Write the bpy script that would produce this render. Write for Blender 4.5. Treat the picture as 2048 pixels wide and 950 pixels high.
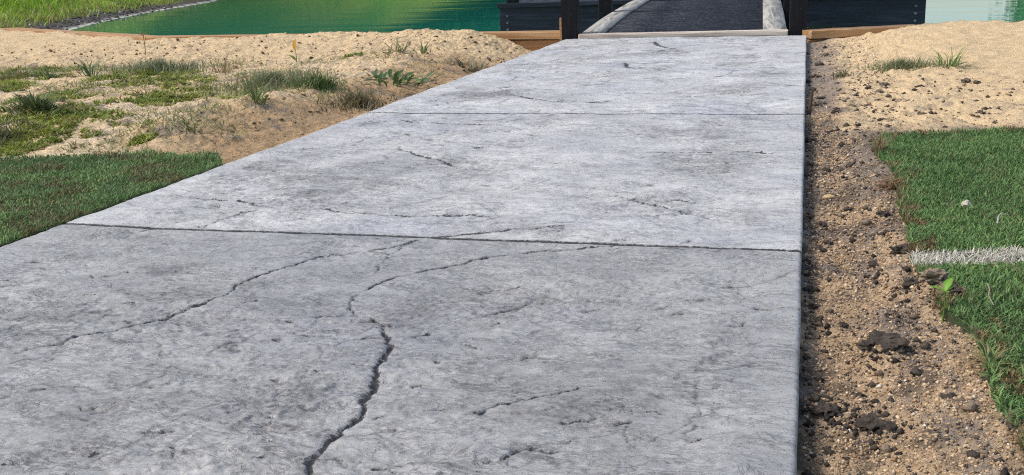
import bpy, bmesh, math, random
import numpy as np
from mathutils import Matrix, Vector

for o in list(bpy.data.objects):
    bpy.data.objects.remove(o, do_unlink=True)
scene = bpy.context.scene
COL = scene.collection
R = math.radians

# ------------------------------------------------------------------ camera
CAM_H = 0.43
PITCH, YAW, ROLL = 0.260105, 0.278369, -0.037440
fwd = Vector((-math.sin(YAW) * math.cos(PITCH), math.cos(YAW) * math.cos(PITCH), -math.sin(PITCH)))
rt0 = Vector((math.cos(YAW), math.sin(YAW), 0))
up0 = rt0.cross(fwd)
rt = rt0 * math.cos(ROLL) + up0 * math.sin(ROLL)
up = -rt0 * math.sin(ROLL) + up0 * math.cos(ROLL)
cd = bpy.data.cameras.new('camera')
cd.sensor_fit = 'HORIZONTAL'
cd.sensor_width = 36
cd.lens = 2075.36 / 2048 * 36
cd.clip_start = 0.02
cd.clip_end = 2000
cam = bpy.data.objects.new('camera', cd)
COL.objects.link(cam)
cam.matrix_world = Matrix(((rt.x, up.x, -fwd.x, 0), (rt.y, up.y, -fwd.y, 0), (rt.z, up.z, -fwd.z, CAM_H), (0, 0, 0, 1)))
scene.camera = cam

# ------------------------------------------------------------------ sky, sun, exposure
SUN_AZ, SUN_EL = R(-108), R(52)          # azimuth from +Y towards +X
world = bpy.data.worlds.new('World')
scene.world = world
world.use_nodes = True
wn = world.node_tree.nodes
sky = wn.new('ShaderNodeTexSky')
sky.sky_type = 'NISHITA'
sky.sun_disc = False
sky.sun_elevation = SUN_EL
sky.sun_rotation = SUN_AZ
sky.air_density = 1.0
sky.dust_density = 2.0
sky.ozone_density = 0.8
world.node_tree.links.new(sky.outputs[0], wn['Background'].inputs[0])
wn['Background'].inputs[1].default_value = 0.12
sl = bpy.data.lights.new('sun', 'SUN')
sl.energy = 1.5
sl.angle = R(16)
sl.color = (1.0, 0.95, 0.87)
sun = bpy.data.objects.new('sun', sl)
COL.objects.link(sun)
sdir = Vector((math.sin(SUN_AZ) * math.cos(SUN_EL), math.cos(SUN_AZ) * math.cos(SUN_EL), math.sin(SUN_EL)))
sun.rotation_euler = sdir.to_track_quat('Z', 'Y').to_euler()
vs = scene.view_settings
vs.view_transform = 'Standard'
vs.look = 'None'
vs.exposure = 0.8
vs.gamma = 1
vs.use_curve_mapping = False
scene.cycles.max_bounces = 6
scene.cycles.use_denoising = False
scene.cycles.pixel_filter_type = 'BLACKMAN_HARRIS'
scene.cycles.filter_width = 1.1

# ------------------------------------------------------------------ numeric noise
_rs = np.random.RandomState(7)
_PERM = _rs.permutation(4096)
_ANG = _rs.rand(4096) * 2 * math.pi
_GX, _GY = np.cos(_ANG), np.sin(_ANG)


def perlin(x, y, seed=0):
    xi = np.floor(x).astype(np.int64)
    yi = np.floor(y).astype(np.int64)
    fx, fy = x - xi, y - yi
    u = fx * fx * fx * (fx * (fx * 6 - 15) + 10)
    v = fy * fy * fy * (fy * (fy * 6 - 15) + 10)

    def g(dx, dy):
        h = _PERM[(_PERM[(xi + dx + seed * 131) & 4095] + yi + dy) & 4095]
        return _GX[h] * (fx - dx) + _GY[h] * (fy - dy)
    a, b, c, d = g(0, 0), g(1, 0), g(0, 1), g(1, 1)
    return (a + (b - a) * u) * (1 - v) + (c + (d - c) * u) * v


def fbm(x, y, octaves=4, seed=0, gain=0.5):
    s = 0.0
    amp = 1.0
    for o in range(octaves):
        s = s + amp * perlin(x * 2 ** o + 17.3 * o, y * 2 ** o - 9.1 * o, seed + o)
        amp *= gain
    return s


def sstep(a, b, x):
    t = np.clip((x - a) / (b - a), 0, 1)
    return t * t * (3 - 2 * t)


# ------------------------------------------------------------------ mesh helpers
def mesh_np(name, V, F, smooth=False, attrs=None):
    V = np.asarray(V, dtype=np.float32).reshape(-1, 3)
    F = np.asarray(F, dtype=np.int32)
    k = F.shape[1]
    me = bpy.data.meshes.new(name)
    me.vertices.add(len(V))
    me.vertices.foreach_set('co', V.ravel())
    me.loops.add(F.size)
    me.loops.foreach_set('vertex_index', F.ravel())
    me.polygons.add(len(F))
    me.polygons.foreach_set('loop_start', np.arange(0, F.size, k, dtype=np.int32))
    me.update(calc_edges=True)
    if smooth:
        me.polygons.foreach_set('use_smooth', np.ones(len(F), dtype=bool))
    for an, av in (attrs or {}).items():
        av = np.asarray(av, dtype=np.float32)
        if av.ndim == 1:
            a = me.attributes.new(an, 'FLOAT', 'POINT')
            a.data.foreach_set('value', av)
        else:
            a = me.attributes.new(an, 'FLOAT_COLOR', 'POINT')
            a.data.foreach_set('color', np.concatenate([av[:, :3], np.ones((len(av), 1), np.float32)], 1).ravel())
    return me


def grid_faces(nr, nc):
    i = np.arange(nr - 1)[:, None] * nc + np.arange(nc - 1)[None, :]
    return np.stack([i, i + 1, i + nc + 1, i + nc], -1).reshape(-1, 4)


def obj(name, me, mat=None, parent=None, loc=None, rot=None):
    o = bpy.data.objects.new(name, me)
    COL.objects.link(o)
    if mat is not None and me is not None and not me.materials:
        me.materials.append(mat)
    if parent is not None:
        o.parent = parent
    if loc is not None:
        o.location = loc
    if rot is not None:
        o.rotation_euler = rot
    return o


def tag(o, label=None, cat=None, group=None, kind=None):
    if label:
        o['label'] = label
    if cat:
        o['category'] = cat
    if group:
        o['group'] = group
    if kind:
        o['kind'] = kind
    return o


def empty(name, loc=(0, 0, 0), rz=0):
    return obj(name, None, loc=loc, rot=(0, 0, rz))


def box_mesh(name, sx, sy, sz, bev=0.003, jitter=0.0, seed=0, cuts=0):
    """box centred in x,y with its bottom at z=0; bevelled, slightly uneven"""
    bm = bmesh.new()
    bmesh.ops.create_cube(bm, size=1)
    for v in bm.verts:
        v.co = Vector((v.co.x * sx, v.co.y * sy, (v.co.z + .5) * sz))
    if cuts:
        ax = 0 if sx >= max(sy, sz) else (1 if sy >= sz else 2)
        es = [e for e in bm.edges if abs((e.verts[0].co - e.verts[1].co)[ax]) > 1e-6]
        bmesh.ops.subdivide_edges(bm, edges=es, cuts=cuts, use_grid_fill=True)
    if bev:
        ed = [e for e in bm.edges if len(e.link_faces) == 2 and e.calc_face_angle(0) > .5]
        bmesh.ops.bevel(bm, geom=ed, offset=bev, segments=2, affect='EDGES', profile=.6)
    if jitter:
        rnd = random.Random(seed)
        for v in bm.verts:
            v.co += Vector((rnd.uniform(-1, 1), rnd.uniform(-1, 1), rnd.uniform(-1, 1))) * jitter
    me = bpy.data.meshes.new(name)
    bm.to_mesh(me)
    bm.free()
    return me


# ------------------------------------------------------------------ materials
def new_mat(name):
    m = bpy.data.materials.new(name)
    m.use_nodes = True
    nt = m.node_tree
    return m, nt, nt.nodes['Principled BSDF']


def nz(nt, scale, detail=4, rough=.55, vec=None, dist=0.0):
    n = nt.nodes.new('ShaderNodeTexNoise')
    n.inputs['Scale'].default_value = scale
    n.inputs['Detail'].default_value = detail
    n.inputs['Roughness'].default_value = rough
    n.inputs['Distortion'].default_value = dist
    if vec is not None:
        nt.links.new(vec, n.inputs['Vector'])
    return n.outputs['Fac']


def ramp(nt, fac, stops):
    r = nt.nodes.new('ShaderNodeValToRGB')
    el = r.color_ramp.elements
    while len(el) < len(stops):
        el.new(.5)
    for e, (p, c) in zip(el, stops):
        e.position = p
        e.color = (*c, 1) if len(c) == 3 else c
    nt.links.new(fac, r.inputs[0])
    return r.outputs[0]


def mix(nt, fac, a, b, mode='MIX'):
    n = nt.nodes.new('ShaderNodeMix')
    n.data_type = 'RGBA'
    n.blend_type = mode
    for s, v in ((n.inputs[0], fac), (n.inputs[6], a), (n.inputs[7], b)):
        if hasattr(v, 'is_output') or isinstance(v, bpy.types.NodeSocket):
            nt.links.new(v, s)
        elif isinstance(v, tuple):
            s.default_value = (*v, 1)
        else:
            s.default_value = v
    return n.outputs[2]


def math_n(nt, op, a, b=None, clamp=False):
    n = nt.nodes.new('ShaderNodeMath')
    n.operation = op
    n.use_clamp = clamp
    for s, v in ((n.inputs[0], a), (n.inputs[1], b)):
        if v is None:
            continue
        if isinstance(v, bpy.types.NodeSocket):
            nt.links.new(v, s)
        else:
            s.default_value = v
    return n.outputs[0]


def attr(nt, name, out='Color'):
    n = nt.nodes.new('ShaderNodeAttribute')
    n.attribute_name = name
    return n.outputs[out]


def pos(nt, scale=None, space='Object'):
    n = nt.nodes.new('ShaderNodeTexCoord')
    v = n.outputs[space]
    if scale:
        m = nt.nodes.new('ShaderNodeMapping')
        m.inputs['Scale'].default_value = scale
        nt.links.new(v, m.inputs['Vector'])
        v = m.outputs[0]
    return v


def bump(nt, h, strength, dist, normal=None):
    b = nt.nodes.new('ShaderNodeBump')
    b.inputs['Strength'].default_value = strength
    b.inputs['Distance'].default_value = dist
    nt.links.new(h, b.inputs['Height'])
    if normal is not None:
        nt.links.new(normal, b.inputs['Normal'])
    return b.outputs[0]


M = {}


def m_concrete():
    m, nt, b = new_mat('stamped_concrete')
    p = pos(nt)
    L = nt.links

    def madd(x, k, c):
        n = math_n(nt, 'MULTIPLY_ADD', x, k)
        n.node.inputs[2].default_value = c
        return n
    rot = nt.nodes.new('ShaderNodeMapping')
    rot.inputs['Rotation'].default_value = (0, 0, R(-16))
    rot.inputs['Scale'].default_value = (1.0, 2.3, 1.0)
    L.new(p, rot.inputs['Vector'])
    pv = rot.outputs[0]
    base = ramp(nt, nz(nt, 5, 5, .6, p), [(.3, (.39, .377, .356)), (.5, (.465, .45, .422)), (.7, (.545, .527, .493))])
    blue = ramp(nt, nz(nt, 2.3, 3, .5, p), [(.5, (0, 0, 0)), (.72, (.6, .6, .6))])
    base = mix(nt, blue, base, (.35, .35, .37))
    tone = attr(nt, 'tone', 'Fac')
    tn = nt.nodes.new('ShaderNodeCombineColor')
    for i in range(3):
        L.new(tone, tn.inputs[i])
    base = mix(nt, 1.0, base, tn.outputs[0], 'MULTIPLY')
    pig = attr(nt, 'pigment', 'Fac')
    # dark release powder caught on the edges of the slate relief: broken contour lines at three sizes
    big = nz(nt, 7, 7, .62, pv, .8)
    midn = nz(nt, 18, 7, .66, pv, .6)
    sml = nz(nt, 52, 6, .68, pv, .4)

    def contour(n, w):
        return ramp(nt, n, [(.5 - w * 2.2, (0, 0, 0)), (.5 - w * .4, (1, 1, 1)), (.5 + w * .2, (.8, .8, .8)), (.5 + w, (0, 0, 0))])
    msk1 = ramp(nt, nz(nt, 7, 4, .6, p), [(.42, (0, 0, 0)), (.58, (1, 1, 1))])
    msk2 = ramp(nt, nz(nt, 11, 4, .6, pv), [(.40, (.1, .1, .1)), (.60, (1, 1, 1))])
    c1 = math_n(nt, 'MULTIPLY', contour(big, .011), msk1)
    c2 = math_n(nt, 'MULTIPLY', contour(midn, .016), msk2)
    c3 = math_n(nt, 'MULTIPLY', contour(sml, .04), msk2)
    lines = math_n(nt, 'MAXIMUM', math_n(nt, 'MULTIPLY', c1, .95), math_n(nt, 'MULTIPLY', c2, .95))
    lines = math_n(nt, 'MAXIMUM', lines, math_n(nt, 'MULTIPLY', c3, .8))
    zone = math_n(nt, 'ADD', madd(pig, .9, .50), 0.0, True)
    lines = math_n(nt, 'MULTIPLY', lines, zone)
    fine = nz(nt, 150, 6, .72, pv)
    speck = madd(fine, 1.0, -.5)
    cloud = madd(nz(nt, 10, 8, .66, pv, .9), 1.6, -.84)
    t = math_n(nt, 'ADD', math_n(nt, 'ADD', pig, speck), cloud)
    t = ramp(nt, t, [(-.0, (0, 0, 0)), (.45, (.48, .48, .48)), (1.0, (.88, .88, .88))])
    t = math_n(nt, 'MAXIMUM', t, lines)
    # the seams themselves: ragged dark line
    sm = attr(nt, 'seam', 'Fac')
    sm = math_n(nt, 'ADD', sm, madd(nz(nt, 160, 6, .75, p), 2.2, -1.1))
    sm = ramp(nt, sm, [(.50, (0, 0, 0)), (.78, (.95, .95, .95))])
    t = math_n(nt, 'MAXIMUM', t, sm)
    col = mix(nt, t, base, (.048, .047, .050))
    grain = ramp(nt, nz(nt, 900, 3, .6, p), [(.3, (.80, .80, .80)), (.7, (1.22, 1.22, 1.22))])
    col = mix(nt, 1.0, col, grain, 'MULTIPLY')
    L.new(col, b.inputs['Base Color'])
    r = ramp(nt, nz(nt, 30, 4, .6, p), [(.3, (.50, .50, .50)), (.7, (.68, .68, .68))])
    L.new(r, b.inputs['Roughness'])
    # the powder is matt, the bare sealed cement is not
    gl = madd(t, -1.0, 1.0)
    L.new(math_n(nt, 'MULTIPLY', gl, .45), b.inputs['Specular IOR Level'])
    L.new(math_n(nt, 'MULTIPLY', gl, .22), b.inputs['Coat Weight'])
    b.inputs['Coat Roughness'].default_value = .34
    st1 = ramp(nt, midn, [(.47, (0, 0, 0)), (.51, (1, 1, 1))])
    st2 = ramp(nt, sml, [(.45, (0, 0, 0)), (.53, (1, 1, 1))])
    n1 = bump(nt, st1, .6, .0013)
    n2 = bump(nt, st2, .45, .0007, n1)
    n3 = bump(nt, nz(nt, 420, 5, .65, p), .5, .0006, n2)
    L.new(n3, b.inputs['Normal'])
    L.new(n1, b.inputs['Coat Normal'])
    return m


def m_vcol(name, rough=.9, nscale=300, namp=.5, bscale=400, bdist=.001, bstr=.6, spec=.2, b2=None):
    """vertex colour (what the thing itself is made of there) with fine grain"""
    m, nt, b = new_mat(name)
    p = pos(nt)
    c = attr(nt, 'col')
    g = ramp(nt, nz(nt, nscale, 5, .65, p), [(.25, (1 - namp,) * 3), (.5, (1, 1, 1)), (.78, (1 + namp * .6,) * 3)])
    c = mix(nt, 1.0, c, g, 'MULTIPLY')
    nt.links.new(c, b.inputs['Base Color'])
    b.inputs['Roughness'].default_value = rough
    b.inputs['Specular IOR Level'].default_value = spec
    if bdist:
        n_ = bump(nt, nz(nt, bscale, 5, .65, p), bstr, bdist)
        if b2:
            n_ = bump(nt, nz(nt, b2[0], 4, .6, p), .8, b2[1], n_)
        nt.links.new(n_, b.inputs['Normal'])
    return m


def m_blade(name, rough=.5, trans=.25):
    m, nt, b = new_mat(name)
    c = attr(nt, 'col')
    nt.links.new(c, b.inputs['Base Color'])
    b.inputs['Roughness'].default_value = rough
    b.inputs['Specular IOR Level'].default_value = .3
    t = nt.nodes.new('ShaderNodeBsdfTranslucent')
    nt.links.new(c, t.inputs['Color'])
    mx = nt.nodes.new('ShaderNodeMixShader')
    mx.inputs[0].default_value = trans
    nt.links.new(b.outputs[0], mx.inputs[1])
    nt.links.new(t.outputs[0], mx.inputs[2])
    nt.links.new(mx.outputs[0], nt.nodes['Material Output'].inputs[0])
    return m


def m_wood(name, c1, c2, c3, rough=.7, along=0, gs=40, bdist=.001, chip=None, space='Object', thr=.66, spec=.4):
    m, nt, b = new_mat(name)
    sc = [gs, gs, gs]
    sc[along] = gs * .06
    p = pos(nt, tuple(sc), space)
    oi = nt.nodes.new('ShaderNodeObjectInfo')
    va = nt.nodes.new('ShaderNodeVectorMath')
    va.operation = 'MULTIPLY_ADD'
    nt.links.new(oi.outputs['Random'], va.inputs[0])
    va.inputs[1].default_value = (57, 91, 33)
    nt.links.new(p, va.inputs[2])
    w = nz(nt, 1.0, 6, .65, va.outputs[0], 1.2)
    col = ramp(nt, w, [(.3, c1), (.5, c2), (.7, c3)])
    if chip:
        ch = ramp(nt, nz(nt, 55, 5, .7, pos(nt, None, space)), [(thr, (0, 0, 0)), (thr + .04, (1, 1, 1))])
        col = mix(nt, ch, col, chip)
    nt.links.new(col, b.inputs['Base Color'])
    b.inputs['Roughness'].default_value = rough
    b.inputs['Specular IOR Level'].default_value = spec
    nt.links.new(bump(nt, w, .6, bdist), b.inputs['Normal'])
    return m


M['concrete'] = m_concrete()
M['sand'] = m_vcol('sandy_ground', .95, 90, .5, 260, .004, .9, .15, (45, .014))
M['soil'] = m_vcol('soil_and_grit', .95, 260, .6, 400, .003, .9, .15, (70, .008))
M['grain'] = m_vcol('grit_grains', .7, 900, .3, 900, .0003, .3, .35)
M['clod'] = m_vcol('damp_soil', .9, 350, .6, 500, .002, .9)
M['blade'] = m_blade('grass_blade')
M['turf'] = m_blade('turf_blade', .6, .2)
M['leaf'] = m_blade('leaf', .45, .3)
M['bank'] = m_vcol('bank_ground', .95, 6, .5, 9, .05, .8)
M['new_timber'] = m_wood('new_timber', (.25, .12, .045), (.40, .22, .095), (.52, .34, .17), .7, 0, 26)
M['timber_top'] = m_wood('pale_timber', (.50, .38, .26), (.60, .48, .34), (.68, .57, .43), .75, 0, 30)
M['grey_wood'] = m_wood('weathered_board', (.075, .07, .062), (.34, .325, .29), (.54, .52, .47), .9, 1, 26, .0012)
M['beam'] = m_wood('worn_beam', (.36, .27, .20), (.62, .52, .42), (.76, .67, .56), .75, 0, 24)
M['black'] = m_wood('black_paint', (.006, .008, .012), (.012, .016, .026), (.040, .048, .068), .42, 0, 30, .002, (.10, .105, .12), thr=.69)
M['black_post'] = m_wood('black_post_paint', (.006, .006, .007), (.010, .010, .012), (.02, .02, .022), .6, 2, 30, .0012, (.20, .19, .17), spec=.15)
M['bolt'] = m_wood('bolt_steel', (.10, .11, .13), (.16, .17, .20), (.25, .26, .30), .4, 2, 60, 0.0002)


def m_mat():
    m, nt, b = new_mat('grit_deck_coating')
    p = pos(nt)
    sp = ramp(nt, nz(nt, 60, 6, .8, p), [(.36, (.008, .009, .012)), (.50, (.032, .034, .042)), (.62, (.10, .104, .115)), (.72, (.34, .34, .35))])
    wv = nz(nt, 1.0, 6, .7, pos(nt, (9, 26, 2)))
    sp = mix(nt, 1.0, sp, ramp(nt, wv, [(.3, (.35, .35, .35)), (.5, (.9, .9, .9)), (.7, (2.0, 2.0, 2.0))]), 'MULTIPLY')
    nt.links.new(sp, b.inputs['Base Color'])
    b.inputs['Roughness'].default_value = .9
    b.inputs['Specular IOR Level'].default_value = .15
    nt.links.new(bump(nt, nz(nt, 160, 4, .7, p), .9, .002), b.inputs['Normal'])
    return m


M['deck'] = m_mat()


def m_water():
    m, nt, b = new_mat('pond_water')
    p = pos(nt, (1.0, 1.0, 1.0))
    b.inputs['Base Color'].default_value = (.010, .17, .135, 1)
    b.inputs['Roughness'].default_value = .02
    b.inputs['IOR'].default_value = 1.33
    w1 = nz(nt, 1.0, 2, .5, pos(nt, (.18, 1.1, 1)))
    w2 = nz(nt, 5, 2, .5, pos(nt, (.2, 1.4, 1)))
    n1 = bump(nt, w1, .34, .026)
    n2 = bump(nt, w2, .22, .004, n1)
    nt.links.new(n2, b.inputs['Normal'])
    return m


M['water'] = m_water()


def blades(n_pts, base, length, width, col, lean=.5, lean_dir=None, rs=None, droop=.35):
    """bent three-segment grass blades as (V, F, C); all arguments arrays of length n"""
    n = n_pts
    rs = rs or np.random.RandomState(1)
    az = rs.rand(n) * 2 * math.pi if lean_dir is None else lean_dir
    face = az + math.pi / 2 + rs.uniform(-.9, .9, n)
    ln = np.abs(lean)
    dx, dy = np.cos(az), np.sin(az)
    wx, wy = np.cos(face), np.sin(face)
    up_ = np.cos(ln)
    out = np.sin(ln)
    p0 = base
    p1 = base + np.stack([dx * out * .5 * length, dy * out * .5 * length, up_ * .5 * length], 1)
    p2 = base + np.stack([dx * (out + droop * .6) * length, dy * (out + droop * .6) * length, (up_ - droop * .5) * length], 1)
    w = np.stack([wx, wy, np.zeros(n)], 1) * (width * .5)[:, None]
    V = np.stack([p0 - w, p0 + w, p1 - w * .8, p1 + w * .8, p2], 1).reshape(-1, 3)
    i = np.arange(n)[:, None] * 5
    F = np.concatenate([i + [0, 1, 3], i + [0, 3, 2], i + [2, 3, 4]], 0)
    C = np.repeat(col, 5, 0)
    return V, F, C

# ================================================================== LARGE STRUCTURE
PATH_XL, PATH_XR = -1.285, 0.006
JOINTS = [0.12, 1.538, 2.916, 4.345, 5.735]

# stamped seams of the slate pattern: (depth mm, half width mm, points)
SEAMS = [
    (2.5, 3.0, [(-0.892,0.929),(-0.889,0.947),(-0.885,0.978),(-0.859,0.998),(-0.847,1.026),(-0.817,1.065),(-0.805,1.092),(-0.790,1.122),(-0.772,1.149),(-0.759,1.201),(-0.762,1.273),(-0.749,1.325),(-0.732,1.370),(-0.717,1.403),(-0.666,1.436),(-0.651,1.444)]),
    (3.4, 6.5, [(-0.400,0.700),(-0.406,0.747),(-0.418,0.776),(-0.418,0.791),(-0.419,0.819),(-0.415,0.845),(-0.413,0.874),(-0.422,0.904),(-0.426,0.938),(-0.440,0.979),(-0.447,1.018),(-0.453,1.051),(-0.471,1.083),(-0.485,1.112),(-0.499,1.130),(-0.514,1.146)]),
    (4.2, 5.5, [(-0.499,1.130),(-0.518,1.149),(-0.537,1.153),(-0.563,1.146),(-0.575,1.142),(-0.600,1.140)]),
    (2.4, 3, [(-0.575,1.246),(-0.574,1.210),(-0.556,1.172),(-0.537,1.153)]),
    (2.2, 3, [(-0.419,1.468),(-0.37,1.50),(-0.30,1.52),(-0.22,1.56)]),
    (2.2, 4, [(-0.651,1.444),(-0.62,1.47),(-0.590,1.528)]),
    (2.5, 2.5, [(-0.501,1.133),(-0.491,1.131),(-0.476,1.123)]),
    (2.5, 2.5, [(-0.438,1.087),(-0.431,1.102),(-0.423,1.110)]),
    (3, 3, [(-0.575,1.246),(-0.568,1.277),(-0.559,1.304),(-0.533,1.340),(-0.517,1.362),(-0.481,1.401),(-0.451,1.438),(-0.419,1.468)]),
    (2, 2.5, [(-0.587,1.531),(-0.601,1.495),(-0.607,1.433),(-0.601,1.376),(-0.589,1.336)]),
    (2.5, 3, [(-0.590,1.528),(-0.563,1.544),(-0.527,1.568),(-0.478,1.594),(-0.442,1.612),(-0.399,1.628),(-0.375,1.644),(-0.348,1.675)]),
    (2.8, 3.0, [(-0.309,0.890),(-0.298,0.899),(-0.284,0.918),(-0.264,0.934),(-0.236,0.953),(-0.213,0.977),(-0.197,0.987)]),
    (2.2, 2.5, [(-0.381,1.174),(-0.369,1.196),(-0.357,1.219),(-0.336,1.260)]),
    (2.5, 2.2, [(-0.214,0.894),(-0.197,0.903),(-0.179,0.915)]),
    (2.5, 2.2, [(-0.167,0.903),(-0.146,0.912)]),
    (2.6, 2.8, [(-0.255,0.808),(-0.244,0.823),(-0.227,0.840),(-0.211,0.837),(-0.197,0.841)]),
    (3.2, 3.5, [(-1.156,1.766),(-1.104,1.761),(-1.063,1.750),(-1.008,1.730),(-0.973,1.726),(-0.959,1.711)]),
    (2.6, 3.5, [(-0.899,1.714),(-0.856,1.719),(-0.808,1.705),(-0.758,1.691),(-0.708,1.682),(-0.653,1.673),(-0.610,1.679),(-0.569,1.699),(-0.512,1.709)]),
    (2, 3, [(-1.022,1.544),(-1.011,1.577),(-0.996,1.616),(-0.985,1.652),(-0.964,1.682)]),
    (3.2, 4, [(-0.965,2.375),(-0.922,2.302),(-0.869,2.253),(-0.813,2.213),(-0.778,2.185),(-0.737,2.159),(-0.708,2.167)]),
    (2.8, 4, [(-0.354,2.309),(-0.236,2.318),(-0.179,2.346),(-0.104,2.327),(-0.045,2.301)]),
    (2.6, 3.5, [(-0.362,1.879),(-0.322,1.862),(-0.246,1.802),(-0.208,1.768),(-0.159,1.741),(-0.130,1.727)]),
    (2.4, 4, [(-0.249,1.821),(-0.214,1.853),(-0.168,1.838)]),
    (3.5, 6, [(-0.953,3.382),(-0.860,3.253),(-0.758,3.193),(-0.674,3.170),(-0.631,3.147),(-0.563,3.227)]),
    (3, 6, [(-0.352,3.309),(-0.227,3.344),(-0.095,3.366)]),
    (4, 8, [(-0.738,4.426),(-0.689,4.217),(-0.593,4.133)]),
    (3, 7, [(-0.734,3.845),(-0.654,3.924)]),
    (4, 8, [(-0.764,5.502),(-0.702,5.217),(-0.599,5.059),(-0.678,4.886)]),
    (2.4, 5, [(-1.136,2.786),(-1.059,2.760),(-0.961,2.718),(-0.805,2.723)]),
    (2, 4, [(-1.004,2.155),(-0.953,2.136),(-0.891,2.135)]),
    (2.5, 6, [(-0.998,3.607),(-1.030,3.521),(-0.953,3.382)]),
]


_sr = random.Random(99)
for _k in range(150):
    _x, _y = _sr.uniform(-1.24, -.04), .70 + 5.0 * _sr.random() ** 1.7
    _a = _sr.gauss(.45, .55) + (math.pi if _sr.random() < .2 else 0)
    _pts = [(_x, _y)]
    for _i in range(_sr.randint(3, 9)):
        _a += _sr.gauss(0, .35)
        _st = _sr.uniform(.012, .035) * (.7 + .25 * _y)
        _x, _y = _x + math.cos(_a) * _st, _y + math.sin(_a) * _st
        _pts.append((_x, _y))
    SEAMS.append((_sr.uniform(.3, 1.0), _sr.uniform(1.4, 2.4) * (.8 + .2 * _y), _pts))
# short lens-shaped nicks left by the slate texture, in drifts
for _k in range(1000):
    _x, _y = _sr.uniform(-1.23, -.05), .70 + 4.9 * _sr.random() ** 1.9
    if float(fbm(np.array([_x * 3.1]), np.array([_y * 2.6]), 3, 41)[0]) < _sr.uniform(-.45, .25):
        continue
    _a = _sr.gauss(.18, .35)
    _l = _sr.uniform(.005, .018) * (.75 + .35 * _y)
    _b = _a + _sr.gauss(0, .5)
    SEAMS.append((_sr.uniform(.6, 2.4), _sr.uniform(1.4, 2.8) * (.75 + .25 * _y),
                  [(_x, _y), (_x + math.cos(_a) * _l, _y + math.sin(_a) * _l), (_x + (math.cos(_a) + math.cos(_b)) * _l, _y + (math.sin(_a) + math.sin(_b)) * _l)]))


def seam_field(X, Y):
    """depth (m) and pigment carried by the stamped seams"""
    Z = np.zeros_like(X)
    Pg = np.zeros_like(X)
    Sm = np.zeros_like(X)
    jx = X + .006 * fbm(X * 45, Y * 45, 3, 61)
    jy = Y + .006 * fbm(X * 45, Y * 45, 3, 71)
    gy, gx = Y[:, X.shape[1] // 2], X[X.shape[0] // 2]
    wmod = 1 + .9 * fbm(X * 30, Y * 30, 2, 81)
    for dep, wid, pl in SEAMS:
        pl = np.array(pl)
        mg = .05 if len(pl) > 3 else .022
        mnx, mny = pl.min(0) - mg
        mxx, mxy = pl.max(0) + mg
        r0, r1 = np.searchsorted(gy, (mny, mxy))
        c0, c1 = np.searchsorted(gx, (mnx, mxx))
        if r1 <= r0 or c1 <= c0:
            continue
        sel = (slice(r0, r1), slice(c0, c1))
        x, y, w = jx[sel], jy[sel], np.clip(wmod[sel], .35, 2)
        best = np.full(x.shape, 9.0)
        tt = np.zeros_like(x)
        side = np.zeros_like(x)
        seg = np.linalg.norm(np.diff(pl, axis=0), axis=1)
        cum = np.concatenate([[0], np.cumsum(seg)])
        for i in range(len(pl) - 1):
            a, b = pl[i], pl[i + 1]
            d = b - a
            t = np.clip(((x - a[0]) * d[0] + (y - a[1]) * d[1]) / (d @ d + 1e-9), 0, 1)
            ex, ey = x - a[0] - t * d[0], y - a[1] - t * d[1]
            dist = np.hypot(ex, ey)
            m = dist < best
            best[m] = dist[m]
            tt[m] = ((cum[i] + t * seg[i]) / cum[-1])[m]
            side[m] = np.sign(ex * d[1] - ey * d[0])[m]
        taper = np.clip(np.minimum(tt, 1 - tt) * 7 + .25, 0, 1)
        ww = wid * .00062 * w * (.5 + .5 * taper) * (1 + .30 * max(0, pl[:, 1].mean() - 1.5))
        g = np.exp(-(best / ww) ** 2)
        wide = np.exp(-(best / (ww * 4.5)) ** 2)
        Z[sel] = np.minimum(Z[sel], -(dep * .001) * taper * (g * 1.1 + .42 * np.exp(-best / .014) * (side > 0)))
        Sm[sel] = np.maximum(Sm[sel], (.35 + .65 * taper) * (1 - np.clip(best / (ww * 2.0 + .0015), 0, 1)) * (min(1.1, .50 + .17 * dep) + (.16 if pl[:, 1].mean() > 1.56 and len(pl) > 3 and dep > 1.8 else 0)))
        Pg[sel] = np.maximum(Pg[sel], taper * (g * .4 + .20 * wide))
    return Z, Pg, Sm


def slab_height(X, Y):
    wx = X + .03 * fbm(X * 7, Y * 7, 3, 5)
    wy = Y + .03 * fbm(X * 7, Y * 7, 3, 9)
    a = R(28)
    ca, sa = math.cos(a), math.sin(a)
    u = (wx * ca + wy * sa) * 2.2
    v = (-wx * sa + wy * ca) * 4.6
    n = fbm(u * 1.5, v * 1.5, 6, 21, .58) * 6.5
    fl = np.floor(n)
    fr = n - fl
    terr = (fl + sstep(.80, 1.0, fr) + .25 * fr) * .0016
    foot = np.exp(-(np.minimum(fr, 1 - fr) / .10) ** 2)
    n2 = fbm(u * 6 + 3, v * 6, 5, 33, .6) * 4.0
    f2 = np.floor(n2)
    r2 = n2 - f2
    terr2 = (f2 + sstep(.75, 1, r2)) * .00055
    foot2 = np.exp(-(np.minimum(r2, 1 - r2) / .12) ** 2)
    und = .004 * fbm(X * 2.1, Y * 1.6, 2, 3)
    rough_zone = np.clip(.55 + 1.3 * fbm(X * 3.1, Y * 2.6, 3, 41), .08, 1.25)
    fine = .0011 * fbm(X * 85, Y * 85, 3, 51)
    pit_n = fbm(X * 42, Y * 60, 3, 55)
    pit = sstep(.42, .62, pit_n) * np.clip(rough_zone, 0, 1)
    z = und + (terr + terr2 + fine) * (.55 + .65 * rough_zone) - .0020 * pit
    pig = (.30 * foot + .22 * foot2) * rough_zone + .5 * pit
    pig += .54 * np.clip(fbm(X * 2.7 + 5, Y * 2.2, 5, 91, .6) + .06, -.45, .9) * (.6 + .6 * rough_zone)
    return z, pig


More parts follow.
